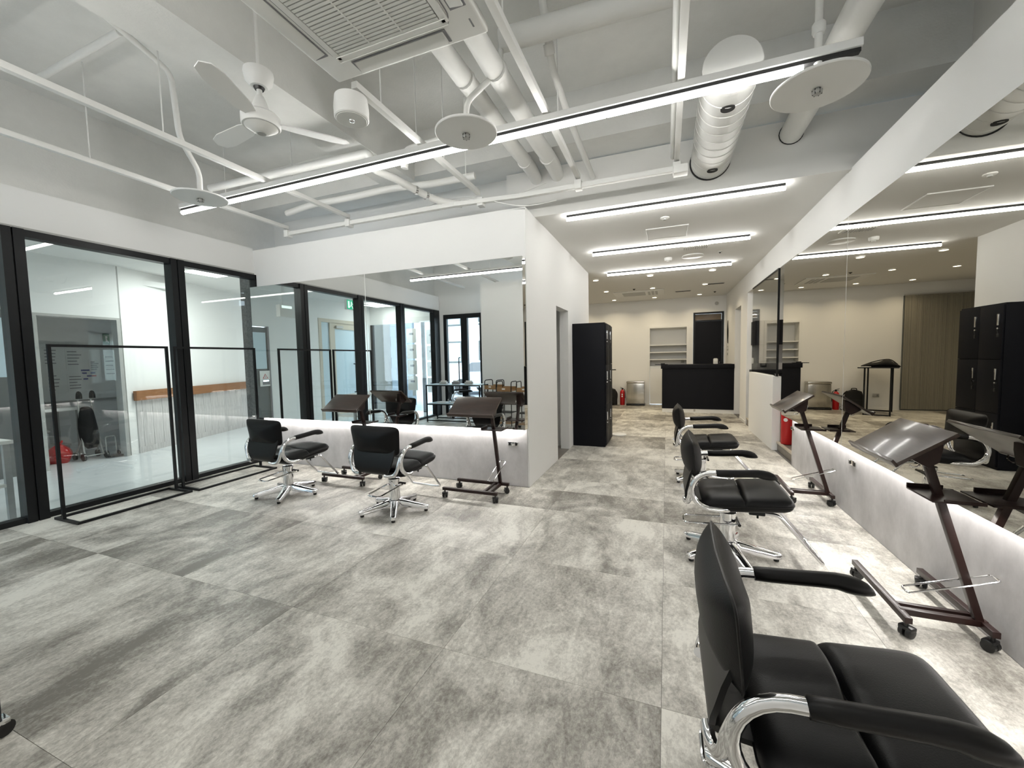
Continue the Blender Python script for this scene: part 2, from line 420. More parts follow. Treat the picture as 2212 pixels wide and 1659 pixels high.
# alcove behind the half wall
alc = struct('wall_alcove', (2.0, 7.0, 0))
def ap(name, a, b, m, bev=0.0):
    o = B(name, a, b, m, bev=bev); o.parent = alc; o.location = o.location - alc.location; return o
ap('alcove_far_wall', (1.55, 8.5, 0), (2.75, 8.6, 2.77), WALL); ap('alcove_side_wall', (2.65, 5.4, 0), (2.75, 8.5, 2.77), WALL); ap('alcove_near_wall', (1.55, 5.38, 0), (2.65, 5.47, 2.77), WALL)
ap('alcove_ceiling', (1.55, 5.47, 2.60), (2.65, 8.5, 2.68), CEIL_FLAT); ap('platform', (1.40, 5.47, 0.0), (2.65, 8.5, 0.115), TILESTEP); ap('step_nosing', (1.388, 5.472, 0.10), (1.42, 8.49, 0.121), BEIGE)
ap('backsplash', (1.56, 8.49, 1.0), (2.65, 8.5, 1.46), CONC)
hw = B('partition_half_wall', (1.335, 6.27, 0), (1.43, 7.93, 0.995), WALL, kind='structure')
gp = thing('glass_partition', 'tall grey glass pane standing on the white half wall', 'partition', (1.38, 7.3, 0.997))
B('pane', (-0.005, -1.03, 0.0), (0.005, 0.66, 1.42), GLASS_D, gp); B('edge_profile', (-0.012, -1.045, 0.0), (0.012, -1.03, 1.42), BLACK, gp); B('top_channel', (-0.012, -1.03, 1.405), (0.012, 0.66, 1.422), BLACK, gp)
B('corner_clip', (-0.02, -1.02, 0.0), (0.02, -0.95, 0.03), CHROME, gp)
cab = thing('wall_cabinet', 'black wall cabinet above the counter in the wash alcove', 'cabinet', (1.95, 8.3, 1.46))
B('body', (-0.5, -0.14, 0.0), (0.65, 0.19, 0.42), BLACKM, cab)
for k in range(3): B('door', (-0.495 + k * 0.383, -0.158, 0.004), (-0.118 + k * 0.383, -0.141, 0.416), BLACKM, cab)
ctr = thing('base_cabinet', 'black base cabinet with worktop in the wash alcove', 'cabinet', (1.98, 8.2, 0.116))
B('body', (-0.53, -0.25, 0.0), (0.65, 0.285, 0.85), BLACKM, ctr); B('worktop', (-0.55, -0.27, 0.85), (0.66, 0.286, 0.90), BLACKM, ctr, 0.004)
for k in range(3): B('door', (-0.525 + k * 0.392, -0.268, 0.03), (-0.14 + k * 0.392, -0.251, 0.83), BLACKM, ctr)

# ------------------------------------------------------------------ far wall: shelf niche, black door
wf = struct('wall_far', (-1, 11.38, 0))
def fp(name, a, b, m=WALL, bev=0.0):
    o = B(name, a, b, m, bev=bev); o.parent = wf; o.location = o.location - wf.location; return o
fp('wall_section', (-3.58, 11.33, 0), (-0.45, 11.43, 2.77)); fp('wall_section', (-0.45, 11.33, 2.07), (0.53, 11.43, 2.77)); fp('wall_section', (0.53, 11.33, 0), (0.64, 11.43, 2.77))
fp('wall_section', (0.64, 11.33, 2.38), (1.345, 11.43, 2.77)); fp('wall_section', (1.345, 11.33, 0), (1.56, 11.43, 2.77))
fp('baseboard', (-3.5, 11.322, 0), (-0.46, 11.331, 0.05), WHITE)
B('wall_west', (-3.58, 7.11, 0), (-3.47, 11.33, 2.77), WALL, kind='structure')
sn = thing('recessed_shelf', 'white recessed shelf niche with three shelves in the cream far wall', 'shelf', (0.04, 11.33, 0))
g = G()
for a, b in (((-0.50, -0.02, 0), (-0.45, 0.34, 2.08)), ((0.45, -0.02, 0), (0.50, 0.34, 2.08)), ((-0.45, -0.02, 2.03), (0.45, 0.34, 2.08))): g.box(a, b)
g.out('frame', WHITE, sn); B('back_panel', (-0.50, 0.34, 0), (0.50, 0.36, 2.08), WHITE, sn)
for z in (1.00, 1.19, 1.38, 1.57): B('shelf', (-0.448, 0.0, z), (0.448, 0.338, z + 0.025), WHITE, sn)
B('lower_door', (-0.445, -0.01, 0.02), (-0.003, 0.012, 0.99), WHITE, sn); B('lower_door', (0.003, -0.01, 0.02), (0.445, 0.012, 0.99), WHITE, sn)
B('outlet', (0.33, 0.328, 1.10), (0.41, 0.339, 1.16), GRILLE, sn)
d1 = struct('door_1', (0.99, 11.36, 0))
def dp(name, a, b, m, bev=0.0): return B(name, a, b, m, d1, bev)
g = G()
for a, b in (((-0.345, -0.04, 0), (-0.305, 0.06, 2.38)), ((0.305, -0.04, 0), (0.345, 0.06, 2.38)), ((-0.305, -0.04, 2.34), (0.305, 0.06, 2.38)), ((-0.305, -0.03, 2.15), (0.305, 0.05, 2.18))): g.box(a, b)
g.out('door_frame', BLACK, d1)
dp('door_leaf', (-0.303, -0.012, 0.005), (0.303, 0.03, 2.148), BLACKM); dp('transom_glass', (-0.303, 0.0, 2.182), (0.303, 0.01, 2.338), GLASS_D); dp('transom_backing', (-0.303, 0.05, 2.182), (0.303, 0.06, 2.338), TANWOOD)
B('door_handle', (0.25, -0.06, 0.98), (0.265, -0.012, 1.12), CHROME, d1)

# ------------------------------------------------------------------ tubes of light
def led_row(name, label, x0, x1, y, z, m, n, lit_to=None, group=None, housing=WHITE, plate=True):
    t = thing(name, label, 'light', ((x0 + x1) / 2, y, z), 0, group)
    L = (x1 - x0) / 2
    if plate: B('housing', (-L, -0.030, 0.030), (L, 0.030, 0.072), housing, t, 0.003)
    B('dark_channel', (-L + 0.005, -0.017, 0.010), (L - 0.005, 0.017, 0.031), DARKGAP, t)
    e = L if lit_to is None else lit_to - (x0 + x1) / 2
    st = (e + L) / n
    for k in range(n):
        G().tube([(-L + k * st + 0.004, 0, -0.006), (-L + (k + 1) * st - 0.004, 0, -0.006)], 0.019, 8).out('light_tube', m, t)
    return t
led_row('linear_light', 'long white suspended light line crossing the salon under the ceiling rails', -4.58, 0.94, 2.712, 2.845, TUBE, 5, 0.69)
led_row('linear_light', 'second suspended light line over the waiting area, seen in the back mirror', -4.60, 0.6, 0.74, 2.845, TUBE, 5)
for y, lab in ((4.207, 'nearest of the three light bars on the lowered corridor ceiling, by the ducts'), (5.784, 'middle of the three light bars on the corridor ceiling, beside the vent grille'), (7.297, 'farthest of the three corridor light bars, just before the warm downlights')):
    led_row('linear_light', lab, -0.975, 0.962, y, 2.737, TUBE_C, 2, group='corridor light bars', plate=False, housing=BLACK)
rows = [(y, x) for y in (7.83, 9.27, 10.75) for x in (-1.26, -0.28, 0.74)] + [(9.4, -2.2), (10.75, -2.2)]
rown = {7.83: 'row next to the light bar', 9.27: 'middle row', 10.75: 'row by the far wall', 9.4: 'row'}
coln = {-1.26: 'over the locker side', -0.28: 'above the corridor centre', 0.74: 'over the reception counter side', -2.2: 'over the string curtain side'}
dl0 = None
for y, x in rows:
    lab = 'warm recessed downlight %s, %s' % (coln[x], rown[y])
    if dl0 is None:
        dl0 = thing('downlight', lab, 'light', (x, y, 2.745), 0, 'warm recessed downlights')
        G().lathe([(0.062, 0.024), (0.062, 0.012), (0.052, 0.006), (0.050, 0.022)], n=20, capb=False, capt=False).out('trim_ring', WHITE, dl0)
        G().lathe([(0.050, 0.012), (0.030, 0.006)], n=16).out('lens', WARM, dl0)
    else: copy_tree(dl0, (x, y, 2.745), 0, lab)
    area_lamp('downlight_lamp', (x, y, 2.735), (0.09, 0.09), DOWN_W, (1.0, 0.84, 0.58), shape='DISK', spread=2.4)

copy_tree(dl0, (2.0, 7.0, 2.575), 0, 'recessed downlight in the wash alcove behind the half wall', 'alcove downlight')
area_lamp('downlight_lamp', (2.0, 7.0, 2.565), (0.09, 0.09), 7.0, (1.0, 0.86, 0.66), shape='DISK', spread=2.6)

# ------------------------------------------------------------------ salon styling chairs
def rrect_pts(hx, hy, p, n):
    res = []
    for i in range(n):
        a = 2 * PI * i / n; c, s_ = math.cos(a), math.sin(a)
        res.append((math.copysign(abs(c) ** (2 / p), c) * hx, math.copysign(abs(s_) ** (2 / p), s_) * hy))
    return res
def make_chair(label, group):
    t = thing('styling_chair', label, 'chair', (0, 0, 0), 0, group)
    # five-star base
    for k in range(5):
        g = G(); g.at(Matrix.Rotation(2 * PI * k / 5, 4, 'Z'))
        sec = [(0.030, 0.032, 0.048, 0.104), (0.075, 0.030, 0.042, 0.098), (0.17, 0.0275, 0.030, 0.076), (0.262, 0.0255, 0.022, 0.057), (0.290, 0.0235, 0.022, 0.055), (0.303, 0.015, 0.026, 0.048)]
        rings = []
        for x, hw_, z0, z1 in sec:
            rings.append([g.bm.verts.new(g.M @ Vector(q)) for q in ((x, -hw_, z0), (x, hw_, z0), (x, hw_ * 0.95, z1 - 0.008), (x, hw_ * 0.62, z1), (x, -hw_ * 0.62, z1), (x, -hw_ * 0.95, z1 - 0.008))])
        for A, C in zip(rings, rings[1:]):
            for j in range(6): g.bm.faces.new((A[j], A[(j + 1) % 6], C[(j + 1) % 6], C[j]))
        g.bm.faces.new(rings[0][::-1]); g.bm.faces.new(rings[-1])
        lg = g.out('base_leg', CHROME, t, origin=False, angle=50)
        g = G(); g.at(Matrix.Rotation(2 * PI * k / 5, 4, 'Z')); g.lathe([(0.014, 0.0), (0.016, 0.004), (0.016, 0.028)], (0.275, 0, 0), 12); g.out('glide', RUBBER, lg, origin=False)
    G().lathe([(0.058, 0.050), (0.062, 0.075), (0.058, 0.098), (0.050, 0.104)], n=28).out('hub', CHROME, t)
    G().lathe([(0.047, 0.100), (0.046, 0.262), (0.050, 0.264), (0.050, 0.286), (0.044, 0.290)], n=28).out('column', CHROME, t)
    G().lathe([(0.017, 0.288), (0.017, 0.372)], n=16).out('piston', CHROME, t)
    g = G(); g.tube(round_corners([(0.060, 0.062, 0.232), (-0.262, 0.064, 0.210), (-0.262, -0.058, 0.206), (0.060, -0.062, 0.228)], 0.03), 0.0065, 8)
    ped = g.out('foot_pedal', CHROME, t)
    G().cyl((0.058, -0.072, 0.229), (0.058, 0.072, 0.232), 0.010, 10).out('pedal_pivot', RUBBER, t)
    # mechanism plate and footrest
    g = G(); g.box((-0.13, -0.13, 0.358), (0.16, 0.13, 0.378), 0.004); g.box((-0.07, -0.05, 0.345), (0.07, 0.05, 0.36), 0.004)
    g.out('mechanism', BLACK, t)
    fr = G().tube(round_corners([(0.02, 0.135, 0.352), (0.245, 0.165, 0.352), (0.470, 0.165, 0.088), (0.470, -0.165, 0.088), (0.245, -0.165, 0.352), (0.02, -0.135, 0.352)], 0.028), 0.0105, 10).out('footrest', CHROME, t)
    for s_ in (-1, 1):
        g = G(); g.obox((0.135, s_ * 0.152, 0.353), (0.085, 0.034, 0.032), None, 0.006); g.cyl((0.14, s_ * 0.152, 0.345), (0.14, s_ * 0.152, 0.318), 0.006)
        o = g.out('bracket', BLACK, fr); o.location = o.location - fr.location
    # seat: one pillow with a deep fold across
    X0, X1, HW, XC = -0.165, 0.315, 0.245, 0.062
    def seam(x): return 0.402 + 0.095 * x
    def seat_pt(u, v, top):
        uu = (u * 2 - 1); vv = (v * 2 - 1)
        uc = uu * 0.985
        hw_ = HW * (1 - abs(uc) ** 14) ** 0.16
        x = (X0 + X1) / 2 + uu * (X1 - X0) / 2; y = vv * hw_
        e = abs(uu) ** 12; ev = abs(vv) ** 11
        prof = max(0.0, 1 - e) ** 0.5 * max(0.0, 1 - ev) ** 0.5
        z = seam(x)
        if top:
            hgt = 0.052 * prof * (0.82 + 0.18 * (1 - vv * vv)) + 0.004 * math.sin(vv * 5 + uu * 2) * prof * (1 if x < XC else 0.4)
            d = (x - XC - 0.006 * math.sin(vv * 3))
            dep = 0.042 * math.exp(-(abs(d) / (0.005 if d < 0 else 0.010)) ** 1.2) * (0.35 + 0.65 * abs(math.cos(vv * 1.45)))
            z += hgt - dep * min(1, prof * 1.4)
        else: z -= 0.046 * prof
        return (x, y, z)
    us = [0, .004, .012, .025, .05, .09, .14, .2, .26, .32, .37, .405, .425, .435, .442, .448, .453, .457, .461, .466, .473, .482, .493, .506, .525, .55, .6, .66, .73, .80, .86, .905, .94, .965, .98, .99, .996, 1.0]
    vs = [0, .005, .015, .03, .06, .10, .16, .23, .31, .4, .5, .6, .69, .77, .84, .90, .94, .97, .985, .995, 1.0]
    g = G(); nu, nv = len(us) - 1, len(vs) - 1
    for top in (True, False):
        g.grid(lambda a, b: seat_pt(us[round(a * nu)], vs[round(b * nv)], top), nu, nv)
    bmesh.ops.remove_doubles(g.bm, verts=g.bm.verts, dist=0.0006)
    st = g.out('seat', LEATHER, t, angle=60)
    ring = [Vector(seat_pt(u, 0, False)) for u in us] + [Vector(seat_pt(1, v, False)) for v in vs[1:]] + [Vector(seat_pt(u, 1, False)) for u in us[::-1][1:]] + [Vector(seat_pt(0, v, False)) for v in vs[::-1][1:-1]]
    q = []
    for p in ring:
        if not q or (p - q[-1]).length > 0.004: q.append(p)
    if (q[0] - q[-1]).length < 0.004: q.pop()
    pg = G().tube(q, 0.0035, 6, closed=True).out('piping', LEATHER2, st); pg.location = pg.location - st.location
    # back pad: lens shaped pillow with a side seam
    c0 = Vector((-0.216, 0, 0.660)); lean = math.radians(6.5)
    up = Vector((-math.sin(lean), 0, math.cos(lean))); nr = Vector((math.cos(lean), 0, math.sin(lean)))
    nA, tl = 56, [0, .25, .45, .62, .75, .85, .92, .965, .99, 1.0]
    def pad_pt(a, tt, side):
        hx, hy = rr_[a % nA]
        hx = hx * (1 + 0.05 * hy / 0.118)
        y, h = hx * tt, hy * tt
        th = 0.060 * max(0.0, 1 - tt ** 2.6) ** 0.85
        bow = 0.012 * (1 - (y / 0.24) ** 2)
        return c0 + up * h + Vector((0, y, 0)) + nr * (side * th - bow + 0.006)
    rr_ = rrect_pts(0.238, 0.118, 8, nA)
    g = G()
    for side in (1, -1): g.grid(lambda a, b: pad_pt(round(a * nA), tl[round(b * (len(tl) - 1))], side), nA, len(tl) - 1, True)
    bmesh.ops.remove_doubles(g.bm, verts=g.bm.verts, dist=0.0005)
    bk = g.out('backrest', LEATHER, t, angle=70)
    pg = G().tube([pad_pt(a, 1.0, 1) for a in range(nA)], 0.0035, 6, closed=True).out('piping', LEATHER2, bk); pg.location = pg.location - bk.location
    # apron below the pad
    prof = [(-0.226, 0.600, 0.206), (-0.242, 0.555, 0.205), (-0.254, 0.50, 0.196), (-0.262, 0.455, 0.180), (-0.262, 0.42, 0.160), (-0.254, 0.398, 0.148), (-0.232, 0.386, 0.143), (-0.19, 0.380, 0.143), (-0.13, 0.376, 0.143)]
    g = G()
    for off in (0.0, 0.014):
        g.grid(lambda a, b: (prof[round(a * 8)][0] + off * (1 if round(a * 8) < 6 else 0), (b * 2 - 1) * prof[round(a * 8)][2], prof[round(a * 8)][1] + off * (0 if round(a * 8) < 5 else 1)), 8, 8)
    bmesh.ops.bridge_loops(g.bm, edges=[e for e in g.bm.edges if len(e.link_faces) == 1])
    g.out('back_apron', LEATHER2, t, angle=60)
    # chrome arm frames and arm pads
    for s_ in (1, -1):
        Y = 0.262 * s_
        pth = [(0.02, Y, 0.606), (-0.06, Y, 0.603), (-0.11, Y, 0.600)] + arc((-0.118, 0.490), 0.109, math.radians(95), math.radians(262), 12, y=Y) + [(-0.09, Y * 0.97, 0.378), (-0.03, Y * 0.86, 0.376), (0.02, Y * 0.60, 0.372)]
        af = G().tube(pth, 0.0165, 12).out('arm_frame', CHROME, t)
        j = smooth_path([(-0.168, Y * 0.985, 0.585), (-0.208, Y * 0.965, 0.548), (-0.232, Y * 0.93, 0.485), (-0.238, Y * 0.88, 0.435), (-0.246, Y * 0.78, 0.396), (-0.258, Y * 0.62, 0.386), (-0.262, Y * 0.48, 0.392)], 5)
        bt = G().tube(j, 0.0155, 12).out('back_strut', CHROME, af); bt.location = bt.location - af.location
        rad = [0.012, 0.0225, 0.024, 0.024, 0.0245, 0.0255, 0.028, 0.0275, 0.022, 0.013, 0.004]
        ctr_ = [(-0.098, .601), (-0.096, .6015), (-0.05, .604), (0.02, .609), (0.08, .614), (0.118, .616), (0.145, .612), (0.165, .609), (0.187, .603), (0.203, .596), (0.212, .591)]
        G().tube([(x, Y, z) for x, z in ctr_], rad, 14, flat=0.92).out('arm_pad', LEATHER2, t, angle=75)
    return t
RG, LG = 'styling chairs along the long side mirror', 'styling chairs at the back mirror'
ch = make_chair('nearest black styling chair at the frame corner, close to the camera', RG)
ch.location = (0.36, 1.17, 0)
copy_tree(ch, (0.375, 2.87, 0), 0, 'black styling chair by the long mirror, second from the camera', RG)
copy_tree(ch, (0.345, 4.55, 0), 0, 'black styling chair by the long mirror, the one next to the reception end', RG)
copy_tree(ch, (-2.205, 2.835, 0), math.radians(88), 'black styling chair before the back mirror, next to the white wall corner', LG)
copy_tree(ch, (-3.50, 2.865, 0), math.radians(86), 'black styling chair before the back mirror, next to the glazed wall', LG)

# ------------------------------------------------------------------ rolling side tables
def make_stand(label, group):
    t = thing('rolling_stand', label, 'table', (0, 0, 0), 0, group)
    for w_ in (-0.145, 0.145): G().box((w_ - 0.014, -0.115, 0.072), (w_ + 0.014, 0.445, 0.100), 0.002).out('base_bar', WOODF, t)
    g = G(); g.box((-0.145, -0.045, 0.074), (0.159, -0.018, 0.102), 0.002); g.box((-0.131, 0.018, 0.074), (0.131, 0.040, 0.096), 0.002)
    g.out('cross_bar', WOODF, t)
    for w_, l_, a in ((-0.145, -0.095, 0.6), (0.145, -0.095, 2.2), (-0.145, 0.425, 0.3), (0.145, 0.425, 1.2)):
        cs = thing('caster', None, None, (w_, l_, 0)); cs.parent = t; cs.rotation_euler = (0, 0, a)
        g = G(); g.lathe([(0.018, -0.011), (0.024, -0.008), (0.024, 0.008), (0.018, 0.011)], (0.006, 0.014, 0.0245), 16, (0, 1, 0)); g.lathe([(0.018, -0.011), (0.024, -0.008), (0.024, 0.008), (0.018, 0.011)], (0.006, -0.014, 0.0245), 16, (0, 1, 0))
        g.out('wheel', RUBBER, cs)
        g = G(); g.box((-0.012, -0.027, 0.032), (0.026, 0.027, 0.052), 0.006); g.cyl((0, 0, 0.05), (0, 0, 0.074), 0.008); g.out('fork', RUBBER, cs)
    # leaning post
    p0, p1 = Vector((0.132, -0.03, 0.095)), Vector((-0.075, -0.048, 0.80))
    d = (p1 - p0); rot = Vector((0, 0, 1)).rotation_difference(d.normalized()).to_matrix()
    G().obox((p0 + p1) / 2, (0.030, 0.028, d.length), rot, 0.003).out('post', WOODF, t)
    # tilted board with lip
    tilt = math.atan2(0.142, 0.20)
    M = Matrix.Translation((-0.205, 0.0, 0.792)) @ Matrix.Rotation(-tilt, 4, 'Y')
    g = G().at(M); g.box((0.0, -0.12, 0.0), (0.248, 0.335, 0.016), 0.002); bd = g.out('tilting_board', WOODB, t, origin=False)
    g = G().at(M); g.box((-0.013, -0.12, -0.002), (-0.0002, 0.335, 0.034), 0.002); g.out('board_lip', WOODB, t, origin=False)
    g = G().at(M); g.prism([(0.06, -0.002), (0.20, -0.002), (0.18, -0.03), (0.135, -0.075), (0.09, -0.075), (0.07, -0.03)], -0.085, -0.035, lambda x, y, h: (x, h, y)); g.out('tilt_bracket', WOODF, t, origin=False)
    for sx in (0.075, 0.155):
        g = G().at(M); g.tube(arc((sx, -0.055), 0.020, -PI, 0, 8, y=-0.03), 0.003, 6); g.out('tilt_lever', CHROME, t, origin=False)
    # accessory tray
    tr = G().box((-0.10, -0.15, 0.648), (0.075, 0.055, 0.656), 0.002).out('accessory_tray', WOODF, t)
    for a_, b_ in (((-0.10, 0.047, 0.6562), (0.03, 0.055, 0.676)), ((-0.06, -0.15, 0.6562), (0.075, -0.143, 0.664))):
        o = G().box(a_, b_).out('tray_rim', WOODF, tr); o.location = o.location - tr.location
    # wire loop
    lp = round_corners([(-0.135, -0.015, 0.197), (0.175, -0.015, 0.305), (0.175, -0.075, 0.305), (-0.135, -0.075, 0.197)], 0.016, 4, True)
    G().tube(lp, 0.004, 8, closed=True).out('wire_loop', CHROME, t)
    return t
SG = 'dark brown rolling stands'
sd = make_stand('dark brown rolling stand by the long mirror, nearest to the camera', SG)
sd.location = (1.17, 2.37, 0)
copy_tree(sd, (1.168, 4.16, 0), 0, 'dark brown rolling stand by the long mirror, next to the wash alcove', SG)
copy_tree(sd, (-1.53, 3.405, 0), PI / 2, 'dark brown rolling stand at the back mirror, next to the white wall corner', SG)
copy_tree(sd, (-3.05, 3.43, 0), PI / 2, 'dark brown rolling stand at the back mirror, between the two styling chairs', SG)

# ------------------------------------------------------------------ slim black rail frames in front of the glazing
def rail_frame(label, x, y0, y1, z1, foot0, foot1, xo):
    t = thing('rail_frame', label, 'clothes rail', (x, (y0 + y1) / 2, 0), 0, 'slim black rail frames at the glazed wall')
    h = (y1 - y0) / 2
    B('post', (-0.011, -h - 0.011, 0.02), (0.011, -h + 0.011, z1), BLACK, t); B('post', (-0.011, h - 0.011, 0.02), (0.011, h + 0.011, z1), BLACK, t)
    B('top_bar', (-0.011, -h + 0.0115, z1 - 0.022), (0.011, h - 0.0115, z1), BLACK, t)
    for s_ in (-1, 1): B('foot_bar', (foot0, s_ * h - 0.012, 0.0), (foot1, s_ * h + 0.012, 0.02), BLACK, t)
    B('floor_bar', (foot0, -h + 0.0125, 0.0), (foot0 + 0.022, h - 0.0125, 0.02), BLACK, t); B('floor_bar', (foot1 - 0.022, -h + 0.0125, 0.0), (foot1, h - 0.0125, 0.02), BLACK, t)
    return t
rail_frame('slim black clothes rail frame at the glazed wall, the one nearer the camera', -4.765, 1.745, 2.585, 1.495, -0.13, 0.24, 0)
rail_frame('slim black clothes rail frame at the glazed wall, the one touching the back mirror side', -4.765, 2.65, 3.52, 1.495, -0.13, 0.27, 0)

# ------------------------------------------------------------------ locker
lk = thing('locker', 'tall black steel locker with six doors standing by the corridor wall', 'locker', (-1.04, 6.175, 0))
B('body', (-0.243, -0.345, 0.0), (0.222, 0.345, 1.79), BLACKM, lk, 0.003)
for r_ in range(3):
    for c_ in range(2):
        y0 = -0.338 + c_ * 0.340; z0 = 0.03 + r_ * 0.582
        dr = B('door', (0.2225, y0, z0), (0.240, y0 + 0.336, z0 + 0.576), BLACKM, lk, 0.002)
        def dch(name, g, m):
            o = g.out(name, m, dr); o.location = o.location - dr.location
        yk = y0 + 0.046
        dch('handle', G().box((0.2405, yk - 0.011, z0 + 0.36), (0.256, yk + 0.011, z0 + 0.48), 0.002), CHROME)
        dch('lock', G().lathe([(0.012, 0), (0.012, 0.014)], (0.2405, yk, z0 + 0.325), 12, (1, 0, 0)), CHROME)
        g = G(); g.tube([(0.258, yk, z0 + 0.322), (0.259, yk - 0.01, z0 + 0.295), (0.258, yk - 0.015, z0 + 0.27)], 0.003, 6); g.box((0.255, yk - 0.027, z0 + 0.235), (0.262, yk - 0.005, z0 + 0.272), 0.002)
        dch('key', g, RUBBER)
G().lathe([(0.125, 0), (0.125, 0.012), (0.118, 0.016)], (-0.735, 6.83, 0), 32).out('floor_disc', WHITE, label='flat round white disc lying on the floor beside the black locker', cat='disc')

# ------------------------------------------------------------------ reception end
rc = thing('reception_counter', 'matt black reception counter with thick top', 'counter', (0.64, 10.15, 0))
B('body', (-0.73, -0.25, 0.085), (0.742, 0.30, 1.0), BLACKM, rc); B('top', (-0.755, -0.275, 1.0), (0.744, 0.32, 1.092), BLACKM, rc, 0.003); B('toe_kick', (-0.725, -0.243, 0.0), (0.742, 0.28, 0.085), WHITE, rc)
B('kick_light', (-0.06, -0.248, 0.03), (-0.02, -0.2435, 0.075), STEEL, rc)
tb = thing('clipboard', 'flat black clipboard on the end of the reception counter', 'clipboard', (-0.09, 10.0, 1.0925), 0.1)
B('board', (-0.15, -0.11, 0), (0.12, 0.11, 0.012), BLACKM, tb, 0.002); B('clip', (-0.03, -0.03, 0.0125), (0.06, 0.03, 0.035), RUBBER, tb, 0.006)
ds = thing('dispenser', 'small pale grey dispenser standing on the reception counter', 'dispenser', (1.03, 10.05, 1.0925))
B('body', (-0.045, -0.035, 0), (0.045, 0.035, 0.12), PLASTIC, ds, 0.012); B('cap', (-0.03, -0.025, 0.1205), (0.03, 0.025, 0.132), GRILLE, ds, 0.004)
bn = thing('step_bin', 'stainless steel pedal bin against the cream far wall', 'bin', (-0.755, 11.15, 0))
B('body', (-0.225, -0.13, 0.05), (0.225, 0.13, 0.585), STEEL, bn, 0.02, ); B('lid', (-0.23, -0.135, 0.586), (0.23, 0.135, 0.64), STEEL, bn, 0.015); B('plinth', (-0.235, -0.14, 0.0), (0.235, 0.135, 0.05), RUBBER, bn, 0.006); B('pedal', (-0.10, -0.175, 0.018), (0.10, -0.141, 0.034), RUBBER, bn, 0.003)
def extinguisher(label, loc, h, r, rz=0):
    t = thing('fire_extinguisher', label, 'fire extinguisher', loc, rz, 'red fire extinguishers')
    G().lathe([(r * 0.92, 0), (r, 0.01), (r, h * 0.76), (r * 0.85, h * 0.84), (r * 0.45, h * 0.90), (r * 0.30, h * 0.92)], n=22).out('cylinder', RED, t)
    g = G(); g.lathe([(r * 0.32, h * 0.92), (r * 0.32, h * 0.97)], n=12); g.obox((-r * 0.2, 0, h * 0.985), (r * 1.3, 0.018, 0.012), None, 0.003); g.obox((-r * 0.3, 0, h * 1.03), (r * 1.5, 0.018, 0.010), Matrix.Rotation(0.35, 3, 'Y'), 0.003); g.out('valve', BLACK, t)
    G().tube(smooth_path([(r * 0.3, 0, h * 0.94), (r * 0.9, 0.01, h * 0.92), (r * 1.12, 0.02, h * 0.7), (r * 1.1, 0.02, h * 0.4)], 4), 0.008, 8).out('hose', RUBBER, t)
    for z in (0.52, 0.64): G().lathe([(r * 0.33, 0), (r * 0.33, 0.004)], (0, -r - 0.001, h * z), 16, (0, -1, 0)).out('round_label', PAPER, t)
    return t
extinguisher('red fire extinguisher between the backpack and the pedal bin', (-1.10, 11.14, 0), 0.45, 0.062)
extinguisher('red fire extinguisher standing on the step of the wash alcove', (1.475, 6.12, 0.122), 0.62, 0.072, -0.5)
# backpack
bp = thing('backpack', 'black backpack on the floor beside the red extinguisher', 'backpack', (-1.42, 11.12, 0))
g = G(); g.grid(lambda a, b: (math.cos(a * 2 * PI) * 0.19 * (1 - 0.35 * b ** 3) * (1 if b < 0.999 else 0.2), math.sin(a * 2 * PI) * 0.12 * (1 - 0.45 * b ** 2), 0.46 * b ** 0.9), 20, 10, True)
bmesh.ops.holes_fill(g.bm, edges=g.bm.edges, sides=40); g.out('pack', CANVAS, bp)
B('front_pocket', (-0.12, -0.155, 0.04), (0.12, -0.09, 0.24), CANVAS, bp, 0.025); G().tube(smooth_path([(-0.05, 0, 0.44), (-0.04, 0, 0.485), (0.04, 0, 0.485), (0.05, 0, 0.44)], 4), 0.009, 8).out('grab_loop', CANVAS, bp)
G().tube(smooth_path([(0.10, 0.07, 0.42), (0.17, 0.115, 0.30), (0.16, 0.12, 0.10)], 5), 0.014, 8).out('strap', CANVAS, bp)
# tall narrow table
tt = thing('console_table', 'tall narrow black table with frame legs by the string curtain', 'table', (-1.66, 10.62, 0), math.radians(24))
B('table_top', (-0.31, -0.52, 0.965), (0.31, 0.52, 0.985), BLACKM, tt, 0.002)
for s_ in (-1, 1):
    for sx in (-1, 1): B('leg', (sx * 0.20 - 0.014, s_ * 0.44 - 0.014, 0.0), (sx * 0.20 + 0.014, s_ * 0.44 + 0.014, 0.964), BLACK, tt)
    B('foot_bar', (-0.185, s_ * 0.44 - 0.013, 0.0), (0.185, s_ * 0.44 + 0.013, 0.026), BLACK, tt)
bg = thing('shoulder_bag', 'soft black bag slumped on the tall narrow table', 'bag', (-1.62, 10.46, 0.9855), math.radians(114))
g = G(); g.grid(lambda a, b: (math.cos(a * 2 * PI) * 0.13 * math.sin(PI * min(b * 0.97 + 0.03, 1)) ** 0.5, (b - 0.5) * 0.62, max(0.0, (0.09 + 0.07 * math.exp(-((b - 0.68) / 0.17) ** 2)) * math.sin(PI * min(b * 0.96 + 0.04, 1)) ** 0.6 * (0.5 + 0.55 * math.sin(a * 2 * PI)))), 20, 16, True); bmesh.ops.holes_fill(g.bm, edges=g.bm.edges, sides=40); g.out('bag_body', CANVAS, bg)
G().tube(smooth_path([(0.03, -0.28, 0.03), (0.07, -0.1, 0.11), (0.05, 0.12, 0.15), (0.02, 0.25, 0.05)], 5), 0.010, 8).out('strap', CANVAS, bg)
B('paper_stack', (-0.10, -0.06, 0), (0.10, 0.06, 0.012), PAPER, None); 
ps = D.objects['paper_stack']; ps.location = (-1.30, 10.36, 0.9855); tag(ps, 'small stack of white paper on the tall narrow table', 'paper')
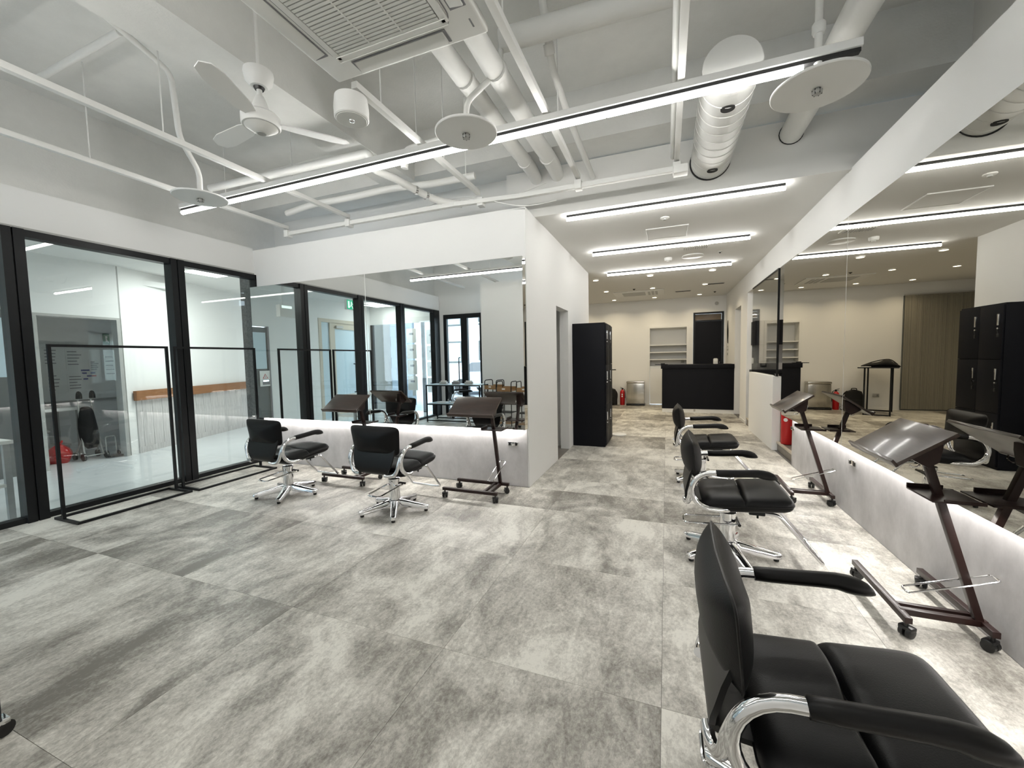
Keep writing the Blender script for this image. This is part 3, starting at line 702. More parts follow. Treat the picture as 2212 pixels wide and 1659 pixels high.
# string curtain
sc = thing('string_curtain', 'grey beige string curtain hanging over the doorway in the far wall', 'curtain', (-2.87, 11.26, 0))
B('rod', (-0.57, -0.012, 2.50), (0.57, 0.012, 2.525), GRILLE, sc)
g = G(); r2 = random.Random(3); k = 0; x = -0.56
while x < 0.56:
    wv = 0.006 * math.sin(x * 40) + r2.uniform(-0.006, 0.006)
    g.box((x, wv - 0.003, 0.03), (x + 0.0062, wv + 0.003, 2.50)); x += 0.0088 + r2.uniform(-0.001, 0.001)
o = g.out('strings', CURTAIN, sc, noshade=True); o['kind'] = 'stuff'
for k in range(12): G().tube(arc((-0.52 + k * 0.0945, 2.50), 0.042, PI * 1.02, PI * 1.98, 8, y=-0.012), 0.006, 6).out('loop_hem', CURTAIN, sc)
B('door_2', (-3.42, 11.285, 0), (-2.31, 11.329, 2.50), GREYD, kind='structure')
# small wall fittings
def plate(name, label, cat, a, b, m, bits=(), bm_=INK, group=None, bname='socket'):
    t = thing(name, label, cat, ((a[0] + b[0]) / 2, (a[1] + b[1]) / 2, a[2]), 0, group); l = Vector(t.location)
    B('cover', Vector(a) - l, Vector(b) - l, m, t, 0.002)
    for c, d in bits: B(bname, Vector(c) - l, Vector(d) - l, bm_, t)
    return t
for y, lab in ((5.50 - 0.07, 'steel double socket in the grey panel near the wash alcove'), (3.83, 'steel double socket in the grey panel below the long mirror, midway')):
    plate('wall_outlet', lab, 'outlet', (1.357, y - 0.06, 0.415), (1.3655, y + 0.06, 0.455), CHROME, [((1.353, y - 0.052, 0.421), (1.3568, y - 0.03, 0.449)), ((1.353, y + 0.03, 0.421), (1.3568, y + 0.052, 0.449))], RUBBER, 'steel sockets in the grey panels')
plate('wall_outlet', 'steel double socket in the grey panel below the back mirror', 'outlet', (-1.505, 3.770, 0.415), (-1.395, 3.7785, 0.455), CHROME, [((-1.497, 3.766, 0.421), (-1.475, 3.7698, 0.449)), ((-1.425, 3.766, 0.421), (-1.403, 3.7698, 0.449))], RUBBER, 'steel sockets in the grey panels')
plate('switch_plate', 'wide white switch plate on the wall beside the black door', 'switch', (1.376, 10.86, 1.40), (1.3845, 11.02, 1.50), GRILLE, [((1.373, 10.88, 1.42), (1.3755, 10.93, 1.48)), ((1.373, 10.95, 1.42), (1.3755, 11.0, 1.48))], PAPER, bname='rocker')
plate('wall_control', 'small square wall control below the switch plate', 'switch', (1.376, 10.92, 1.28), (1.3845, 10.99, 1.34), GRILLE, [((1.374, 10.935, 1.295), (1.3755, 10.975, 1.325))], INK, bname='screen')
plate('switch_plate', 'small switch in the splashback of the wash alcove', 'switch', (1.60, 8.475, 1.06), (1.70, 8.489, 1.18), BLACK, [((1.62, 8.472, 1.09), (1.68, 8.4748, 1.15))], GRILLE, bname='rocker')
plate('wall_outlet', 'grey outlet low on the far wall behind the tall table', 'outlet', (-1.95, 11.312, 0.28), (-1.83, 11.3215, 0.36), GRILLE, [((-1.93, 11.308, 0.30), (-1.90, 11.3115, 0.34))], INK)
hk = thing('hanging_umbrella', 'thin black strap hanging on the wall beside the black door', 'strap', (1.372, 10.86, 1.56))
G().tube(smooth_path([(0, 0.03, 0.55), (-0.006, 0.0, 0.42), (0.0, 0.02, 0.25), (-0.004, -0.01, 0.10), (0, -0.03, 0.0)], 5), [0.004 + 0.010 * math.sin(PI * i / 20) for i in range(21)], 8).out('cloth', CANVAS, hk); G().tube(smooth_path([(0.002, 0.03, 0.55), (-0.01, 0.045, 0.3), (0.0, 0.04, 0.02)], 6), 0.005, 6).out('cord', CANVAS, hk)
ws = thing('wall_speaker', 'small round white speaker high on the far wall beside the door', 'speaker', (1.17, 11.32, 2.58)); G().lathe([(0.065, 0), (0.065, 0.02), (0.055, 0.025)], (0, 0.008, 0), 20, (0, -1, 0)).out('shell', WHITE, ws); G().lathe([(0.045, 0), (0.045, 0.003)], (0, -0.018, 0), 20, (0, -1, 0)).out('grille', GRILLE, ws)
D.objects['hanging_umbrella'].name = 'hanging_strap'

# ------------------------------------------------------------------ things on the lowered ceiling
def ceil_disc(name, label, cat, x, y, r, h, m, core=None, group=None):
    t = thing(name, label, cat, (x, y, 2.77 - h), 0, group)
    G().lathe([(r * 0.8, 0), (r, h * 0.4), (r, h - 0.0005)], n=22).out('shell', m, t)
    if core: G().lathe([(r * 0.38, -0.012), (r * 0.45, 0)], n=14).out('core', core, t)
    return t
ceil_disc('ceiling_sprinkler', 'recessed sprinkler in the corridor ceiling after the nearest light bar', 'sprinkler', -0.02, 4.69, 0.045, 0.014, WHITE, GRILLE)
ceil_disc('smoke_detector', 'white smoke detector on the corridor ceiling beside the round vent', 'detector', 0.02, 6.61, 0.055, 0.045, WHITE, PLASTIC)
ceil_disc('ceiling_sensor', 'tiny dark sensor in the corridor ceiling beside the round vent', 'sensor', 0.71, 6.53, 0.028, 0.012, GRILLE, DARKGAP)
ceil_disc('ceiling_sensor', 'small dark sensor in the warm ceiling beside the ceiling cassette', 'sensor', -0.665, 9.3, 0.028, 0.012, DARKGAP, DARKGAP)
ceil_disc('ceiling_sensor', 'small dark sensor in the warm ceiling near the black door', 'sensor', 1.05, 10.55, 0.028, 0.012, DARKGAP, DARKGAP)
G().lathe([(0.13, 0), (0.15, 0.006), (0.15, 0.0195)], (0.36, 6.62, 2.75), 28).out('round_vent', PLASTIC, label='round white vent cover in the corridor ceiling', cat='vent')
rv = thing('vent_grille', 'rectangular white vent grille beside the middle corridor light bar', 'vent', (0.37, 6.08, 2.755)); B('frame', (-0.17, -0.09, 0), (0.17, 0.09, 0.0145), PLASTIC, rv)
for k in range(11): B('slat', (-0.152 + k * 0.028, -0.075, -0.006), (-0.140 + k * 0.028, 0.075, -0.0002), GRILLE, rv)
hp = thing('access_hatch', 'square access hatch with white frame in the corridor ceiling', 'hatch', (0.0, 5.25, 2.759)); g = G()
for a, b in (((-0.23, -0.23, 0), (0.23, -0.218, 0.0105)), ((-0.23, 0.218, 0), (0.23, 0.23, 0.0105)), ((-0.23, -0.218, 0), (-0.218, 0.218, 0.0105)), ((0.218, -0.218, 0), (0.23, 0.218, 0.0105))): g.box(a, b)
g.out('frame', WHITE, hp); B('panel', (-0.214, -0.214, 0.003), (0.214, 0.214, 0.0105), CEIL_FLAT, hp)
for x, y, lab in ((0.94, 9.36, 'slim slot vent over the counter end, by the side wall'), (0.35, 10.1, 'slim slot vent in the warm ceiling before the far wall')):
    t = thing('slot_vent', lab, 'vent', (x, y, 2.762), 0, 'slim slot vents'); B('frame', (-0.17, -0.05, 0), (0.17, 0.05, 0.0075), GRILLE, t)
    for k in range(4): B('slat', (-0.155, -0.038 + k * 0.021, -0.004), (0.155, -0.030 + k * 0.021, -0.0002), DARKGAP, t)
ac2 = thing('ceiling_cassette', 'flat ceiling air conditioner in the warm ceiling by the far wall', 'air conditioner', (-0.60, 9.95, 2.752)); B('panel', (-0.55, -0.38, 0), (0.55, 0.38, 0.0175), PLASTIC, ac2, 0.004); B('intake', (-0.36, -0.25, -0.006), (0.14, 0.25, -0.0003), GRILLE, ac2)
for k in range(3): B('louvre', (0.20 + k * 0.08, -0.25, -0.008), (0.25 + k * 0.08, 0.25, -0.0003), GRILLE, ac2)

# ------------------------------------------------------------------ ceiling void: rails, rods, pipes, ducts
def tube_thing(name, label, cat, pts, r, m=PIPE, n=12, rad=0.06, group=None, smoothp=False):
    P = smooth_path(pts, 6) if smoothp else (round_corners(pts, rad, 5) if len(pts) > 2 else pts)
    return G().tube(P, r, n).out(name, m, label=label, cat=cat, group=group)
rails = [(-4.30, -0.9, 3.70, 'next to the glazed wall'), (-3.36, -0.9, 3.70, 'left of the beam, above the fan side'), (-1.735, 2.0, 3.70, 'starting at the round emergency lamp'), (-0.755, -0.9, 3.75, 'beside the ceiling air conditioner'), (0.075, -0.9, 3.80, 'paired with a thin pipe over the corridor side')]
for x, y0, y1, where in rails:
    t = thing('ceiling_rail', 'white suspended ceiling rail ' + where, 'rail', (x, (y0 + y1) / 2, 2.90), 0, 'white suspended ceiling rails')
    h = (y1 - y0) / 2
    B('channel', (-0.02, -h, 0.018), (0.02, h, 0.058), PIPE, t, 0.002)
    for k in range(4):
        yy = -h + (2 * h) * (k + 0.62) / 4.3
        G().cyl((0, yy, 0.058), (0, yy, 0.7985), 0.0045, 6).out('hanging_rod', PIPE, t)
t = thing('cable_tray', 'long white rail along the soffit with bracket ends and loose cables', 'rail', (-2.05, 3.70, 2.845))
g = G(); g.box((-2.25, -0.022, 0.0), (0.05, 0.022, 0.042), 0.002); g.box((0.72, 0.045, 0.0), (2.18, 0.089, 0.042), 0.002); g.obox((0.385, 0.034, 0.021), (0.70, 0.042, 0.040), Matrix.Rotation(math.radians(5.6), 3, 'Z'), 0.002)
g.out('channel', PIPE, t)
for x in (-2.25, -1.31, 0.315, 1.295, 2.125): B('rail_bracket', (x - 0.03, -0.035 + (0.05 if x > 0.3 else 0), -0.02), (x + 0.03, 0.04 + (0.05 if x > 0.3 else 0), 0.062), PIPE, t, 0.003)
B('end_box', (2.10, 0.0, -0.035), (2.21, 0.10, 0.03), PIPE, t, 0.004)
for k, (a, b, c) in enumerate((((-0.9, 0.05, 0.06), (-0.2, 0.05, 0.05), (0.3, 0.06, 0.09)), ((0.1, 0.05, 0.08), (0.55, 0.05, 0.02), (0.95, 0.20, 0.16)), ((0.3, 0.06, 0.07), (0.75, 0.02, -0.09), (1.05, 0.20, -0.02)), ((-0.35, 0.03, 0.06), (0.0, 0.06, 0.11), (0.32, 0.05, 0.08)))):
    G().tube(smooth_path([a, b, c], 8), 0.005, 6).out('cable', PIPE, t)
tube_thing('conduit_pipe', 'thin white pipe running beside the paired ceiling rail', 'pipe', [(0.045, -0.9, 2.985), (0.045, 3.80, 2.985)], 0.022, rad=0.05)
tube_thing('conduit_pipe', 'white pipe crossing behind the light line, turning down at its end', 'pipe', [(-4.36, 2.86, 3.10), (-2.40, 2.93, 3.10), (-2.40, 2.96, 2.98), (-2.34, 3.2, 2.98)], 0.035, rad=0.08)
tube_thing('conduit_pipe', 'white bent pipe behind the light line, next to the round plate', 'pipe', [(-1.55, 3.02, 3.12), (-2.10, 3.02, 3.10), (-2.12, 3.03, 2.96)], 0.032, rad=0.08)
fx = thing('flexible_duct', 'ribbed white flexible hose behind the light line with metal clamps', 'pipe', (-2.3, 3.5, 2.9)); 
p = smooth_path([(-0.04, -0.30, 0.08), (0.02, 0.0, 0.06), (0.14, 0.17, 0.02), (0.34, 0.28, -0.01)], 12); G().tube(p, [0.033 + 0.004 * (i % 2) for i in range(len(p))], 10).out('hose', PIPE, fx)
for q in (p[10], p[16]): G().lathe([(0.042, -0.012), (0.042, 0.012)], q, 14, (0.5, 0.8, 0)).out('clamp', CHROME, fx)
tube_thing('insulated_sleeve', 'loose white wrapped pipe running behind the light line', 'pipe', [(-4.25, 3.66, 3.09), (-3.75, 3.60, 3.10), (-3.2, 3.55, 3.07), (-2.7, 3.60, 3.10), (-2.2, 3.62, 3.075), (-1.75, 3.66, 3.09)], 0.034, smoothp=True)
for x, xx, lab in ((-1.25, 0.062, 'thick wrapped white pipe entering the soffit, the one nearer the fan'), (-1.03, 0.068, 'thick wrapped white pipe entering the soffit, the one nearer the corridor')):
    t = thing('wrapped_pipe', lab, 'pipe', (x, 3.0, 3.15), 0, 'thick wrapped pipes above the light line')
    p = [(0.008 * math.sin(i * 1.7), -1.2 + i * 0.23, 0.006 * math.cos(i * 2.1)) for i in range(11)]
    G().tube(p, [xx * (1 + 0.05 * math.sin(i * 2.3)) for i in range(11)], 14).out('wrapping', PIPE, t)
    for yy in (-0.5, 0.1, 0.7): G().lathe([(xx * 1.08, -0.02), (xx * 1.08, 0.02)], (0, yy, 0), 14, (0.0, 1, 0.15)).out('tape_band', PIPE, t)
tube_thing('sprinkler_main', 'thick white pipe crossing high under the slab beside the ceiling air conditioner', 'pipe', [(-1.03, 2.60, 3.40), (1.55, 2.72, 3.40)], 0.068, n=16)
tube_thing('conduit_pipe', 'white bent pipe dropping from the high thick pipe towards the soffit', 'pipe', [(-0.74, 2.50, 3.66), (-0.745, 2.74, 3.42), (-0.755, 2.87, 3.33), (-0.73, 3.31, 3.2), (-0.68, 4.09, 3.06)], 0.026, rad=0.06)
G().lathe([(0.036, -0.03), (0.036, 0.03)], (-0.75, 2.78, 3.39), 14, (0, 0.5, -0.6)).out('pipe_coupling', PIPE, label='white coupling on the bent pipe below the slab', cat='coupling')
tube_thing('ventilation_pipe', 'thick white pipe entering the soffit beside the round plate at the long mirror side', 'pipe', [(0.965, -0.3, 3.15), (0.965, 4.094, 3.13)], 0.085, n=20)
G().lathe([(0.091, 0), (0.091, 0.004)], (0.965, 4.092, 3.13), 24, (0, -1, 0)).out('pipe_gap_ring', DARKGAP, label='dark gap around the thick pipe at the soffit', cat='ring')
# spiral duct
du = thing('spiral_duct', 'fat white spiral duct with closed end passing above the light line', 'duct', (0.36, 2.84, 3.025))
G().lathe([(0.160, 0.0), (0.160, 1.252)], (0, 0, 0), 40, (0, 1, 0)).out('duct_body', PIPE, du)
G().lathe([(0.163, -0.012), (0.163, 0.02)], (0, 0, 0), 40, (0, 1, 0)).out('end_cap', PIPE, du)
sp = [(0.161 * math.cos(a), 0.06 + a / (2 * PI) * 0.115, 0.161 * math.sin(a)) for a in [i * 2 * PI / 32 for i in range(32 * 10)]]
G().tube(sp, 0.0035, 5).out('spiral_seam', PIPE, du)
for yy in (0.16, 1.08):
    o = G().lathe([(0.042, -0.008), (0.042, 0.004)], (0.0, yy, -0.158), 20, (0.0, 0, -1)).out('outlet_hole', DARKGAP, du)
G().lathe([(0.168, 0), (0.168, 0.003)], (-0.004, 1.2515, -0.004), 36, (0, -1, 0)).out('wall_ring', DARKGAP, du)
# sprinkler plates
def plate_sprinkler(label, x, y, r, pts, pr, group, z=2.72):
    t = thing('sprinkler_plate', label, 'sprinkler', (x, y, z), 0, group)
    G().lathe([(r - 0.004, 0.0), (r, 0.004), (r, 0.012), (r - 0.012, 0.014)], n=48).out('plate', WHITE, t)
    g = G(); g.lathe([(0.010, -0.030), (0.022, -0.026), (0.024, -0.012), (0.018, -0.0005)], n=14); g.out('nozzle', GRILLE, t)
    for k in range(6): G().tube([(0.022 * math.cos(k), 0.022 * math.sin(k), -0.004), (0.020 * math.cos(k), 0.020 * math.sin(k), -0.028)], 0.003, 5).out('nozzle_rib', DARKGAP, t)
    L = Vector((x, y, z))
    G().tube(round_corners([Vector(q) - L for q in pts], 0.07, 5), pr, 12).out('drop_pipe', PIPE, t)
    return t
PG = 'round white sprinkler plates'
plate_sprinkler('round white sprinkler plate hanging at the middle of the light line', -1.17, 2.335, 0.192, [(-1.17, 2.335, 2.72), (-1.17, 2.345, 2.90), (-1.03, 2.575, 3.20), (-1.03, 2.60, 3.40)], 0.018, PG, 2.703)
plate_sprinkler('round white sprinkler plate hanging at the glazed end of the light line', -3.71, 2.345, 0.197, [(-3.71, 2.345, 2.73), (-3.71, 2.35, 2.93), (-3.52, 2.10, 3.06), (-3.50, 2.06, 3.50), (-3.33, 1.60, 3.52), (-3.1, 0.9, 3.52)], 0.020, PG, 2.712)
plate_sprinkler('round white sprinkler plate hanging at the long mirror end of the light line', 0.755, 2.715, 0.218, [(0.755, 2.715, 2.735), (0.755, 2.715, 3.40)], 0.019, PG)
G().lathe([(0.026, 0), (0.032, 0.015), (0.032, 0.05), (0.026, 0.06)], (0.755, 2.715, 3.0), 14).out('pipe_coupling', PIPE, label='white coupling on the drop pipe of the plate at the long mirror end', cat='coupling')
tube_thing('conduit_pipe', 'thin white branch pipe under the slab beside the glazed wall', 'pipe', [(-3.42, 1.72, 3.53), (-4.60, 1.74, 3.53)], 0.022)
# emergency lamp
em = thing('emergency_lamp', 'white cylindrical emergency lamp under the corner of the ceiling air conditioner', 'lamp', (-1.80, 2.045, 2.775))
G().lathe([(0.094, 0.0), (0.100, 0.006), (0.102, 0.06), (0.095, 0.125), (0.06, 0.138)], n=32).out('shell', WHITE, em); G().lathe([(0.086, -0.003), (0.088, -0.0003)], n=32).out('face', PLASTIC, em); G().lathe([(0.008, -0.014), (0.016, -0.010), (0.018, -0.0035)], n=14).out('bulb', CHROME, em); G().cyl((0, 0, 0.138), (0.04, 0, 0.20), 0.012).out('hanger', PIPE, em)
# ceiling fan
fn = thing('ceiling_fan', 'white ceiling fan with three blades hanging beside the wide beam', 'fan', (-2.43, 1.935, 2.80))
G().lathe([(0.050, 0.255), (0.078, 0.29), (0.086, 0.335), (0.084, 0.352)], n=28).out('canopy', WHITE, fn); G().lathe([(0.026, 0.240), (0.032, 0.2545)], n=16).out('collar', RUBBER, fn); G().cyl((0, 0, 0.16), (0, 0, 0.25), 0.016, 14).out('downrod', WHITE, fn)
G().lathe([(0.025, 0.20), (0.040, 0.16), (0.058, 0.11), (0.060, 0.085)], n=24).out('coupling_cover', WHITE, fn); G().lathe([(0.106, 0.012), (0.112, 0.02), (0.112, 0.075), (0.098, 0.088)], n=32).out('motor_housing', WHITE, fn); G().lathe([(0.035, -0.025), (0.06, -0.012), (0.095, 0.0115)], n=28).out('bottom_cap', PLASTIC, fn); G().lathe([(0.026, -0.030), (0.030, -0.0255)], n=16).out('lens', GRILLE, fn); G().cyl((0, 0, 0.352), (0, 0, 0.8995), 0.010, 10).out('support_pipe', PIPE, fn)
for k in range(3):
    g = G(); g.at(Matrix.Rotation(math.radians(172 + 120 * k), 4, 'Z') @ Matrix.Translation((0, 0, 0.045)) @ Matrix.Rotation(math.radians(10), 4, 'X'))
    poly = [(0.10, -0.03), (0.18, -0.055), (0.42, -0.062), (0.50, -0.045), (0.53, 0.0), (0.50, 0.045), (0.42, 0.062), (0.18, 0.05), (0.10, 0.03)]
    g.prism(poly, -0.003, 0.003); g.out('blade', WHITE, fn)
# ceiling cassette
ac = thing('ceiling_cassette', 'large four way ceiling air conditioner panel hanging over the salon', 'air conditioner', (-1.30, 1.45, 2.89))
g = G(); g.box((-0.475, -0.475, 0.018), (0.475, 0.475, 0.060), 0.016, 3); g.out('panel', PLASTIC, ac)
B('casing', (-0.42, -0.42, 0.0605), (0.42, 0.42, 0.36), PIPE, ac, 0.01)
g = G()
for k in range(4):
    g.at(Matrix.Rotation(k * PI / 2, 4, 'Z')); g.box((-0.325, -0.335, 0.004), (0.325, -0.30, 0.0175), 0.004)
g.out('intake_frame', PLASTIC, ac)
B('intake_backing', (-0.298, -0.298, 0.012), (0.298, 0.298, 0.0175), INK, ac)
sl = None
for k in range(30):
    y = -0.290 + k * 0.02
    if sl is None: sl = G().box((-0.296, -0.0072, 0.004), (0.296, 0.0072, 0.0115)).out('intake_slat', PLASTIC, ac); sl.location.y = y
    else: part_copy(sl, (sl.location.x, y, sl.location.z), None, ac)
B('slat_bar', (-0.1, -0.296, 0.0015), (-0.092, 0.296, 0.0035), PLASTIC, ac); B('slat_bar', (0.092, -0.296, 0.0015), (0.1, 0.296, 0.0035), PLASTIC, ac)
for k in range(4):
    g = G(); g.at(Matrix.Rotation(k * PI / 2, 4, 'Z') @ Matrix.Translation((0, -0.405, 0.010)) @ Matrix.Rotation(math.radians(9), 4, 'X')); g.box((-0.27, -0.034, -0.004), (0.27, 0.034, 0.004), 0.003); g.out('louvre_flap', PLASTIC, ac)
    g = G(); g.at(Matrix.Rotation(k * PI / 2, 4, 'Z')); g.box((-0.285, -0.445, 0.0135), (0.285, -0.365, 0.0175)); g.out('louvre_slot', INK, ac)
G().tube(round_corners([(-0.345, -0.345, 0.0165), (0.345, -0.345, 0.0165), (0.345, 0.345, 0.0165), (-0.345, 0.345, 0.0165)], 0.07, 6, True), 0.0032, 6, closed=True).out('panel_groove', INK, ac)
B('badge', (0.42, 0.36, 0.016), (0.428, 0.41, 0.0178), INK, ac)

# ------------------------------------------------------------------ hall outside the glazing
B('floor_hall', (-9.6, -1.3, -0.14), (-5.10, 6.2, 0.0), HALLF, kind='structure')
B('ceiling_hall', (-9.6, -1.3, 2.72), (-5.32, 6.2, 2.80), CEIL_FLAT, kind='structure')
wh = struct('wall_hall', (-7.3, 3, 0))
def hp_(name, a, b, m=WALL, bev=0.0):
    o = B(name, a, b, m, bev=bev); o.parent = wh; o.location = o.location - wh.location; return o
hp_('wall_section', (-7.40, 2.46, 0), (-7.28, 2.56, 2.72)); hp_('wall_section', (-7.40, 2.56, 1.97), (-7.28, 3.40, 2.72)); hp_('wall_section', (-7.40, 0.46, 0), (-7.28, 1.68, 2.72)); hp_('wall_section', (-7.40, 1.68, 2.02), (-7.28, 2.46, 2.72)); hp_('wall_section', (-7.40, -0.86, 2.30), (-7.28, 0.46, 2.72)); hp_('wall_section', (-7.40, -1.3, 0), (-7.28, -0.86, 2.72))
hp_('door_jamb', (-7.42, 3.36, 0), (-7.27, 3.40, 1.985), GRILLE); hp_('door_jamb', (-7.42, 2.55, 0), (-7.27, 2.58, 1.985), GRILLE); hp_('door_jamb', (-7.42, 2.58, 1.955), (-7.27, 3.36, 1.985), GRILLE)
ang = math.atan2(2.42, -0.92)          # direction of the angled wall
M = Matrix.Translation((-7.285, 3.42, 0)) @ Matrix.Rotation(ang, 4, 'Z')
def angw(name, a, b, m, parent=wh):
    g = G().at(M); g.box(a, b); o = g.out(name, m); o.parent = parent; o.location = o.location - parent.location; return o
angw('angled_wall', (0, 0, 0), (2.7, 0.12, 2.72), WALL)
for k in range(30): angw('plank', (0.12 + k * 0.085, -0.014 - 0.003 * (k % 2), 0.09), (0.12 + k * 0.085 + 0.083, -0.0005, 0.80), PLANK)
angw('baseboard', (0.12, -0.02, 0.0), (2.7, -0.0005, 0.09), PLANK)
g = G().at(M); g.box((0.08, -0.06, 0.795), (2.68, -0.018, 0.93), 0.004); g.out('wall_rail', WOODRAIL, label='orange brown wooden bumper rail on the white hall wall outside', cat='rail')
B('end_column', (-5.335, 3.80, 0), (-5.055, 4.35, 2.718), STONE, kind='structure')
hp_('hall_end_wall', (-9.6, 6.1, 0), (-5.3, 6.2, 2.72)); hp_('hall_side_wall', (-5.30, 4.36, 0), (-5.06, 6.1, 2.72))
G().box((-6.85, 4.0, 2.712), (-5.75, 4.5, 2.7195)).out('ceiling_panel_light', PANELM, label='bright square light panel in the hall ceiling outside', cat='light')
G().box((-6.85, -0.95, 2.712), (-5.75, -0.55, 2.7195)).out('ceiling_panel_light', PANELM, label='light panel in the hall ceiling near the beige doors', cat='light')
# back room through the hall doorway
hp_('back_room_wall', (-8.62, 2.0, 0), (-8.5, 4.6, 2.6)); hp_('back_room_side', (-8.5, 4.3, 0), (-7.9, 4.38, 2.6)); hp_('back_room_side', (-8.5, 2.0, 0), (-7.42, 2.08, 2.6)); hp_('back_room_ceiling', (-8.5, 2.08, 2.52), (-7.42, 4.3, 2.6))
wb = thing('whiteboard', 'whiteboard covered with notices in the back room beyond the hall', 'whiteboard', (-8.49, 3.45, 0.80))
B('board', (0, -0.45, 0), (0.02, 0.50, 0.85), PAPER, wb); B('board_frame', (0, -0.45, -0.03), (0.03, 0.50, -0.001), GRILLE, wb)
r3 = random.Random(5)
for (a, b, c, d) in ((-0.42, 0.50, -0.22, 0.80), (-0.18, 0.48, 0.02, 0.78), (0.08, 0.42, 0.22, 0.62), (-0.40, 0.10, -0.24, 0.42), (0.26, 0.30, 0.44, 0.70), (-0.18, 0.12, 0.0, 0.40)):
    o = B('notice', (0.0205, a, b), (0.0235, c, d), WHITE, wb)
    for k in range(5):
        z = d - 0.04 - k * (d - b - 0.06) / 5
        l = B('print_line', (0.0240, a + 0.02, z - 0.008), (0.0248, c - r3.uniform(0.02, 0.08), z + 0.004), INK, o); l.location = l.location - o.location
for k in range(7): B('sticker', (0.0205, -0.02 + 0.055 * (k % 3) + 0.01 * (k // 3), 0.44 - 0.045 * (k // 2)), (0.0228, 0.035 + 0.055 * (k % 3) + 0.01 * (k // 3), 0.462 - 0.045 * (k // 2)), BLUEINK if k != 5 else REDINK, wb)
sg = thing('escape_notice', 'green and white emergency notice at the edge of the whiteboard', 'sign', (-8.488, 3.78, 1.66)); B('green_panel', (0, -0.05, 0), (0.006, 0.03, 0.17), GREENP, sg)
g = G(); g.box((0.0065, -0.02, 0.10), (0.008, 0.005, 0.135)); g.box((0.0065, -0.018, 0.04), (0.008, -0.006, 0.10)); g.obox((0.0072, 0.004, 0.055), (0.0014, 0.010, 0.06), Matrix.Rotation(0.4, 3, 'X')); g.out('figure', PAPER, sg); B('white_panel', (0, 0.035, -0.03), (0.006, 0.11, 0.17), PAPER, sg)
for k in range(4):
    o = B('yellow_note', (-0.001, -0.06, 0), (0.001, 0.06, 0.14), YELLOW, None); o.location = (-8.495, 2.92 + 0.07 * (k % 2) - 0.03 * (k // 2), 1.05 + 0.13 * (k // 2) + 0.04 * (k % 2)); tag(o, ('lowest yellow note, at the whiteboard side', 'low yellow note, at the table side', 'upper yellow note, at the whiteboard side', 'highest yellow note on the back room wall')[k] , 'note', 'yellow notes in the back room')
wt = thing('work_table', 'cluttered table with pale top in the back room beyond the hall', 'table', (-8.12, 2.72, 0)); B('table_top', (-0.36, -0.60, 0.70), (0.34, 0.42, 0.74), WHITE, wt)
for sx in (-1, 1):
    for sy in (-0.56, 0.38): B('leg', (sx * 0.30 - 0.02, sy - 0.02, 0), (sx * 0.30 + 0.02, sy + 0.02, 0.699), GRILLE, wt)
lp = thing('laptop', 'open grey laptop on the cluttered back room table', 'laptop', (-8.0, 2.80, 0.741), 0.3); B('keyboard_base', (-0.11, -0.15, 0), (0.11, 0.15, 0.02), GRILLE, lp); g = G().at(Matrix.Translation((-0.112, 0, 0.02)) @ Matrix.Rotation(-0.35, 4, 'Y')); g.box((-0.008, -0.15, 0), (0.004, 0.15, 0.21)); g.out('screen', INK, lp)
for k, (x, y, z) in enumerate(((-8.05, 2.48, 0), (-8.05, 2.86, 0), (-8.05, 2.66, 0.221))):
    t = thing('storage_crate', ('translucent crate on the floor under the back room table, doorway side', 'translucent crate on the floor under the back room table, stroller side', 'translucent crate stacked on two others under the back room table')[k], 'crate', (x, y, z), 0, 'translucent crates')
    g = G(); g.box((-0.13, -0.17, 0), (0.13, 0.17, 0.19), 0.01); g.out('tub', CLEARBOX, t); B('crate_lid', (-0.14, -0.18, 0.1905), (0.14, 0.18, 0.22), GRILLE, t, 0.006)
st = thing('folded_stroller', 'black folded stroller with curved handles standing in the back room doorway', 'stroller', (-7.64, 3.12, 0))
for s_ in (-1, 1):
    G().tube(smooth_path([(0.10, s_ * 0.10, 0.05), (0.0, s_ * 0.08, 0.45), (-0.04, s_ * 0.07, 0.80), (-0.04, s_ * 0.07, 0.90), (-0.01, s_ * 0.07, 0.945), (0.03, s_ * 0.07, 0.92), (0.04, s_ * 0.07, 0.86)], 5), 0.011, 8).out('handle_tube', GRILLE, st)
    G().tube(smooth_path([(-0.045, s_ * 0.07, 0.86), (-0.035, s_ * 0.07, 0.92), (-0.005, s_ * 0.07, 0.95), (0.035, s_ * 0.07, 0.92), (0.042, s_ * 0.07, 0.86)], 5), 0.018, 8).out('grip', RUBBER, st)
    for xw in (0.12, -0.10):
        G().lathe([(0.03, -0.012), (0.05, -0.012), (0.05, 0.012), (0.03, 0.012)], (xw, s_ * 0.12, 0.05), 16, (0, 1, 0)).out('wheel', RUBBER, st)
g = G(); g.tube(smooth_path([(0.06, 0, 0.16), (0.0, 0, 0.38), (-0.03, 0, 0.62), (-0.03, 0, 0.74)], 4), [0.05, 0.075, 0.09, 0.10, 0.10, 0.10, 0.095, 0.09, 0.085, 0.08, 0.07, 0.055, 0.03], 14); g.out('folded_seat', CANVAS, st)
G().tube([(0.10, -0.10, 0.06), (0.10, 0.10, 0.06)], 0.008).out('axle', GRILLE, st); G().tube([(-0.10, -0.12, 0.05), (0.02, -0.08, 0.30)], 0.009).out('frame_tube', GRILLE, st); G().tube([(-0.10, 0.12, 0.05), (0.02, 0.08, 0.30)], 0.009).out('frame_tube', GRILLE, st)
rb = thing('plastic_bag', 'red plastic bag on the floor beside the folded stroller', 'bag', (-7.99, 3.03, 0))
rb.location = (-7.74, 2.85, 0)
